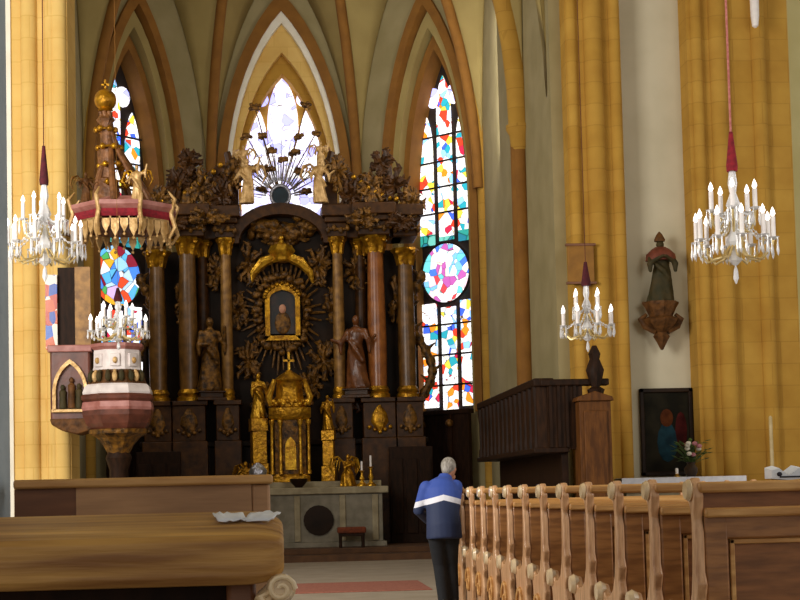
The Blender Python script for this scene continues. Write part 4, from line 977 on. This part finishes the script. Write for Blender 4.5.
ORD = ['nearest carved oak pew right of the aisle with the open book on top', 'second nearest carved oak pew right of the aisle', 'third nearest carved oak pew right of the aisle', 'fourth nearest carved oak pew right of the aisle',
       'fifth nearest carved oak pew right of the aisle', 'sixth nearest carved oak pew right of the aisle', 'seventh nearest carved oak pew right of the aisle', 'eighth nearest carved oak pew right of the aisle',
       'fourth carved oak pew from the far end right of the aisle', 'third carved oak pew from the far end right of the aisle', 'carved oak pew just in front of the person right of the aisle', 'farthest carved oak pew right of the aisle, behind the person']
first = make_pew(ORD[0], PL, True)
proto = make_pew(ORD[1], PL, False)
for i in range(12):
    o = first if i == 0 else proto if i == 1 else copy_tree(proto)
    o.location = (XP, 7.38+0.86*i, 0); o['label'] = ORD[i]

# open book on the nearest pew
bt = 1.31
t = thing('open_book', 'open white book lying on top of the nearest right hand pew', 'book', (at(786, 478, 7.43).x, 7.43, bt))
for s in (-1, 1):
    MB().add([(0, -0.05, 0.02), (s*0.05, -0.05, 0.06), (s*0.09, -0.05, 0.05), (s*0.09, -0.05, 0.008), (0, -0.05, 0.0), (0, 0.06, 0.04), (s*0.05, 0.06, 0.075), (s*0.09, 0.06, 0.065), (s*0.09, 0.06, 0.008), (0, 0.06, 0.0)],
             [(0, 1, 2, 3, 4), (5, 9, 8, 7, 6), (0, 5, 6, 1), (1, 6, 7, 2), (2, 7, 8, 3), (3, 8, 9, 4), (4, 9, 5, 0)]).build('pages', M['paper'], t)
MB().ball((-0.05, -0.051, 0.03), 0.014, 0.004, 0.012).box(-0.05, 0.08, -0.053, -0.05, 0.012, 0.02).build('print', M['ink'], t)

# ------------------------------------------------------------------ pews on the left, near
def left_desk():
    t = thing('church_pew', 'nearest pew at lower left with a thick sloping book desk', 'pew', (0, 3.6, 0), 0, 'pews left of the aisle')
    x0, x1 = -1.35, at(284, 550, 3.6).x
    zt, zb = at(140, 514, 3.85).z, at(140, 588, 3.6).z
    zf = at(140, 538, 3.6).z
    # sloping desk with a rounded aisle end
    prof = [(0.0, zb), (-0.012, zb+0.02), (-0.012, zf-0.015), (0.0, zf), (0.27, zt), (0.30, zt-0.01), (0.30, zb+0.06), (0.05, zb)]
    m = MB(); n = len(prof); xs = [x0, x1-0.09] + [x1-0.09+0.09*math.sin(a*PI/2/6) for a in range(1, 7)]
    vs = []
    for i, xx in enumerate(xs):
        sh = 1.0 if i < 2 else math.cos((i-1)*PI/2/6)*0.45+0.55
        for (y, z) in prof: vs.append((xx, 0.15+(y-0.15)*(0.7+0.3*sh), (zt+zb)/2+(z-(zt+zb)/2)*sh))
    fs = [(i*n+k, (i+1)*n+k, (i+1)*n+(k+1) % n, i*n+(k+1) % n) for i in range(len(xs)-1) for k in range(n)] + [tuple(range(n)), tuple(reversed(range((len(xs)-1)*n, len(xs)*n)))]
    m.add(vs, fs); m.build('book_desk', M['wood_old'], t, bevel=0.006)
    MB().box(x0, x1-0.12, 0.12, 0.16, 0.12, zb+0.05).build('back_panel', M['dark'], t, smooth=False)  # dark colour stands in for the shadowed recess under the desk
    MB().box(x0, x1-0.08, 0.16, 0.58, 0.42, 0.46).build('seat', M['wood_red'], t, bevel=0.01)
    e = MB().prism([(y, z) for y, z in [(0.05, 0), (0.60, 0), (0.58, 0.2), (0.55, 0.4), (0.6, 0.58), (0.54, 0.66), (0.4, 0.64), (0.3, 0.75), (0.26, zb+0.03), (0.06, zb+0.03), (0.02, 0.9), (0.06, 0.8), (0.02, 0.6), (0.05, 0.4), (0.02, 0.2)]], x1-0.14, x1-0.07, 'x').build('bench_end', M['wood_red'], t, bevel=0.012)
    vc = Vector((at(281, 589, 3.58).x, 0, at(281, 589, 3.58).z)); c = MB()
    c.lathe([(0.0, -0.03), (0.028, -0.03), (0.036, 0.0), (0.028, 0.03), (0.0, 0.03)], 20, T=Matrix.Translation(vc) @ Matrix.Rotation(PI/2, 4, 'X'))
    c.tube([vc+Vector((0.034*math.cos(q*0.5)*(1-q/22), -0.035, 0.034*math.sin(q*0.5)*(1-q/22))) for q in range(19)], 0.0065, 8)
    for q in range(4): c.tube([vc+Vector((-0.03+0.004*q, -0.01, -0.01-0.012*q)), vc+Vector((-0.05, -0.02, -0.02-0.016*q)), vc+Vector((-0.03, -0.03, -0.05-0.02*q))], [0.01, 0.013, 0.004], 8)
    c.tube([vc+Vector((0.0, 0.02, 0.0)), vc+Vector((-0.03, 0.05, -0.03)), vc+Vector((-0.06, 0.08, -0.1)), vc+Vector((-0.06, 0.1, -0.3))], [0.03, 0.034, 0.03, 0.03], 10)
    c.build('white_scroll', M['wood_pale'], t)
    return t, x1, zt, zf
dk, dx1, dzt, dzf = left_desk()
t = thing('church_pew', 'brown pew behind the sloping desk at left, with pale top edge', 'pew', (0, 4.9, 0), 0, 'pews left of the aisle')
x1 = at(270, 490, 4.9).x; x0 = at(14, 490, 4.9).x; xm = at(76, 490, 4.9).x
zt = at(200, 476, 4.9).z
MB().box(xm, x1-0.06, 0, 0.05, 0.1, zt-0.03).build('back_panel', M['wood_old2'], t, smooth=False)
MB().box(x0, xm, 0.005, 0.05, 0.1, zt-0.03).build('end_panel', M['wood_red'], t, smooth=False)  # shadow on this stretch of the back, painted as redder wood
MB().box(x0, x1+0.01, -0.02, 0.08, zt-0.03, zt).build('top_rail', M['wood_light'], t, bevel=0.008)
MB().box(x0, x1-0.05, 0.05, 0.5, 0.42, 0.46).build('seat', M['wood_red'], t, bevel=0.01)
MB().prism([(0.0, 0), (0.52, 0), (0.5, 0.3), (0.54, 0.55), (0.48, 0.64), (0.3, 0.66), (0.15, 0.85), (0.1, zt-0.03), (0.0, zt-0.03)], x1-0.06, x1, 'x').build('bench_end', M['wood_old2'], t, bevel=0.01)
# crumpled white sheets standing in for a varnish sheen on the desk end
rnd = random.Random(11)
slope = math.atan2(dzt-dzf, 0.27)
for k, (px, rot, lab) in enumerate(((230, 0.2, 'crumpled white sheet for the sheen on the sloping desk, left of the two'), (262, -0.25, 'crumpled white sheet for the sheen at the right end of the sloping desk'))):
    vs = []; n = 9
    for i in range(n):
        for j in range(6):
            vs.append(((i/(n-1)-0.5)*0.075, (j/5-0.5)*0.09, 0.004+rnd.uniform(0, 0.007)))
    fs = [(i*6+j, (i+1)*6+j, (i+1)*6+j+1, i*6+j+1) for i in range(n-1) for j in range(5)]
    o = MB().add(vs, fs).build('sheen_sheet', M['paper'], ang=15); md = o.modifiers.new('t', 'SOLIDIFY'); md.thickness = 0.003
    yy = 3.6+0.17; o.location = (at(px, 515, yy).x, yy, dzf+(dzt-dzf)*0.17/0.27+0.0); o.rotation_euler = (slope, 0, rot)
    tag(o, lab, 'paper', 'sheen sheets on the desk')

# ------------------------------------------------------------------ aisle carpet
o = MB().box(at(300, 585, 21).x-0.5, 2.05, 19.6, 21.6, 0, 0.015).build('aisle_carpet', M['carpet'], bevel=0.004)
tag(o, 'red carpet strip lying across the pale aisle floor before the altar', 'carpet')

# ------------------------------------------------------------------ the person
def fuse(mb, name, m, parent, vox): return mb.build(name, m, parent, remesh=vox)
px_, py_ = at(443, 560, 16.5).x, 16.5
pe = thing('person', 'grey haired person in blue jacket with white band, bending over the pew end', 'person', (px_, py_, 0), 0)
# facing forward and right; trunk leans forward and towards the pew
HIP = Vector((0.02, 0.0, 0.86)); CH = Vector((0.03, 0.16, 1.26)); NK = Vector((0.075, 0.24, 1.41)); HD = Vector((0.13, 0.30, 1.54))
body = MB()
body.tube([HIP, (0.02, 0.05, 1.0), CH, (0.05, 0.2, 1.34), NK], [0.14, 0.135, 0.16, 0.13, 0.06], 14)
body.tube([NK, (0.09, 0.27, 1.47)], [0.058, 0.055], 12)
body.ball(HD, 0.076, 0.092, 0.108, 16)
FD = Vector((0.55, 0.75, -0.35)).normalized()                       # where the face looks
SD = Vector((FD.y, -FD.x, 0)).normalized()
body.ball(HD+FD*0.098+Vector((0, 0, -0.012)), 0.014, 0.016, 0.022, 8)
body.ball(HD+FD*0.06+Vector((0, 0, -0.075)), 0.045, 0.045, 0.04, 10)
for s in (-1, 1): body.ball(HD+SD*s*0.076+Vector((0, 0, -0.01)), 0.016, 0.02, 0.032, 8)
legs = ((-0.075, (-0.075, 0.0, 0.86), (-0.03, 0.05, 0.47), (0.0, -0.02, 0.09)), (0.085, (0.09, 0.0, 0.86), (0.10, 0.10, 0.47), (0.11, 0.06, 0.09)))
for _, h_, k_, a_ in legs:
    body.tube([h_, k_, a_], [0.085, 0.058, 0.04], 12)
SHL, ELL, HAL = Vector((-0.15, 0.16, 1.33)), Vector((-0.235, 0.22, 1.07)), Vector((-0.10, 0.43, 0.95))
SHR, ELR, HAR = Vector((0.185, 0.18, 1.335)), Vector((0.16, 0.2, 1.07)), Vector((0.12, 0.44, 0.96))
for a, b, c in ((SHL, ELL, HAL), (SHR, ELR, HAR)): body.tube([a, b, c], [0.05, 0.042, 0.028], 10)
bd = fuse(body, 'body', M['skin'], pe, 0.012)
for hand, el in ((HAL, ELL), (HAR, ELR)):
    d = (hand-el).normalized(); sd = Vector((d.y, -d.x, 0)).normalized(); up = sd.cross(d).normalized()
    hm = MB(); hm.tube([hand-d*0.02, hand+d*0.03, hand+d*0.085], [0.026, 0.038, 0.034], 10, flat=0.5)
    for k in range(4):
        q = hand+d*0.08+sd*(k-1.5)*0.019; L_ = (0.062, 0.075, 0.07, 0.055)[k]
        hm.tube([q-d*0.02, q+d*L_*0.5, q+d*L_*0.85-up*0.02, q+d*L_-up*0.045], [0.010, 0.009, 0.0085, 0.007], 7)
    s = -1 if hand is HAR else 1
    hm.tube([hand+d*0.02+sd*s*0.025, hand+d*0.045+sd*s*0.05-up*0.01, hand+d*0.075+sd*s*0.055-up*0.025], [0.013, 0.011, 0.008], 7)
    fuse(hm, 'hand', M['skin'], pe, 0.005)
eyes = MB()
for s in (-1, 1): eyes.ball(HD+FD*0.082+SD*s*0.03+Vector((0, 0, 0.012)), 0.010, 0.010, 0.008, 8)
eyes.build('eyes', M['ink'], pe)
MB().tube([HD+FD*0.092+SD*-0.02+Vector((0, 0, -0.055)), HD+FD*0.1+Vector((0, 0, -0.053)), HD+FD*0.092+SD*0.02+Vector((0, 0, -0.055))], 0.006, 6).build('mouth', mat('lips', '#9a5a4c', None, 0.6), pe)
hr = MB(); hc = HD-FD*0.018+Vector((0, 0, 0.022))
hr.ball(hc, 0.088, 0.096, 0.104, 16); hr.ball(HD-FD*0.055+Vector((0, 0, -0.03)), 0.066, 0.062, 0.07, 12)
fuse(hr, 'hair', M['hair'], pe, 0.011)
# jacket
m, nt, b = new_mat('blue_jacket_cloth'); N = nt.nodes; L = nt.links
tc = N.new('ShaderNodeTexCoord'); sp = N.new('ShaderNodeSeparateXYZ'); L.new(tc.outputs['Object'], sp.inputs[0])
sb = N.new('ShaderNodeMath'); sb.operation = 'SUBTRACT'; sb.inputs[1].default_value = 0.02; L.new(sp.outputs[0], sb.inputs[0])
ab = N.new('ShaderNodeMath'); ab.operation = 'ABSOLUTE'; L.new(sb.outputs[0], ab.inputs[0])
ml = N.new('ShaderNodeMath'); ml.operation = 'MULTIPLY_ADD'; ml.inputs[1].default_value = 0.27; L.new(ab.outputs[0], ml.inputs[0]); L.new(sp.outputs[2], ml.inputs[2])
rp = N.new('ShaderNodeValToRGB'); rp.color_ramp.interpolation = 'CONSTANT'
mr = N.new('ShaderNodeMapRange'); mr.inputs['From Min'].default_value = 0.7; mr.inputs['From Max'].default_value = 1.5; L.new(ml.outputs[0], mr.inputs[0]); L.new(mr.outputs[0], rp.inputs[0])
e = rp.color_ramp.elements; e[0].color = lin('#1c2a4e'); e[0].position = 0; e[1].color = lin('#e9e9f4'); e[1].position = (1.185-0.7)/0.8
x_ = e.new((1.25-0.7)/0.8); x_.color = lin('#3450a4')
L.new(rp.outputs[0], b.inputs['Base Color']); b.inputs['Roughness'].default_value = 0.7
jk = MB()
jk.tube([(0.02, -0.01, 0.76), (0.02, 0.0, 0.9), (0.02, 0.06, 1.05), CH, (0.05, 0.2, 1.36), (0.07, 0.235, 1.42)], [0.20, 0.195, 0.185, 0.205, 0.165, 0.085], 20, flat=0.86)
for a, bb, c in ((SHL, ELL, HAL), (SHR, ELR, HAR)):
    jk.ball(a, 0.08); jk.tube([a, bb, c-(c-bb).normalized()*0.02], [0.08, 0.066, 0.05], 12)
jk.tube([(0.065, 0.22, 1.40), (0.08, 0.255, 1.455)], [0.085, 0.078], 14)
fuse(jk, 'jacket', m, pe, 0.014)
tr = MB()
for _, h_, k_, a_ in legs: tr.tube([Vector(h_)+Vector((0, 0, 0.02)), k_, Vector(a_)-Vector((0, 0, 0.02))], [0.105, 0.078, 0.066], 14)
tr.ball((0.015, 0, 0.86), 0.155, 0.13, 0.12, 14)
fuse(tr, 'trousers', M['trouser'], pe, 0.014)
for _, h_, k_, a_ in legs:
    sh = MB(); sh.ball((a_[0], a_[1]+0.05, 0.045), 0.048, 0.14, 0.045, 14); sh.ball((a_[0], a_[1]-0.02, 0.075), 0.05, 0.06, 0.05, 10); sh.box(a_[0]-0.042, a_[0]+0.042, a_[1]-0.07, a_[1]+0.17, 0.0, 0.025)
    fuse(sh, 'shoe', M['shoe'], pe, 0.01)
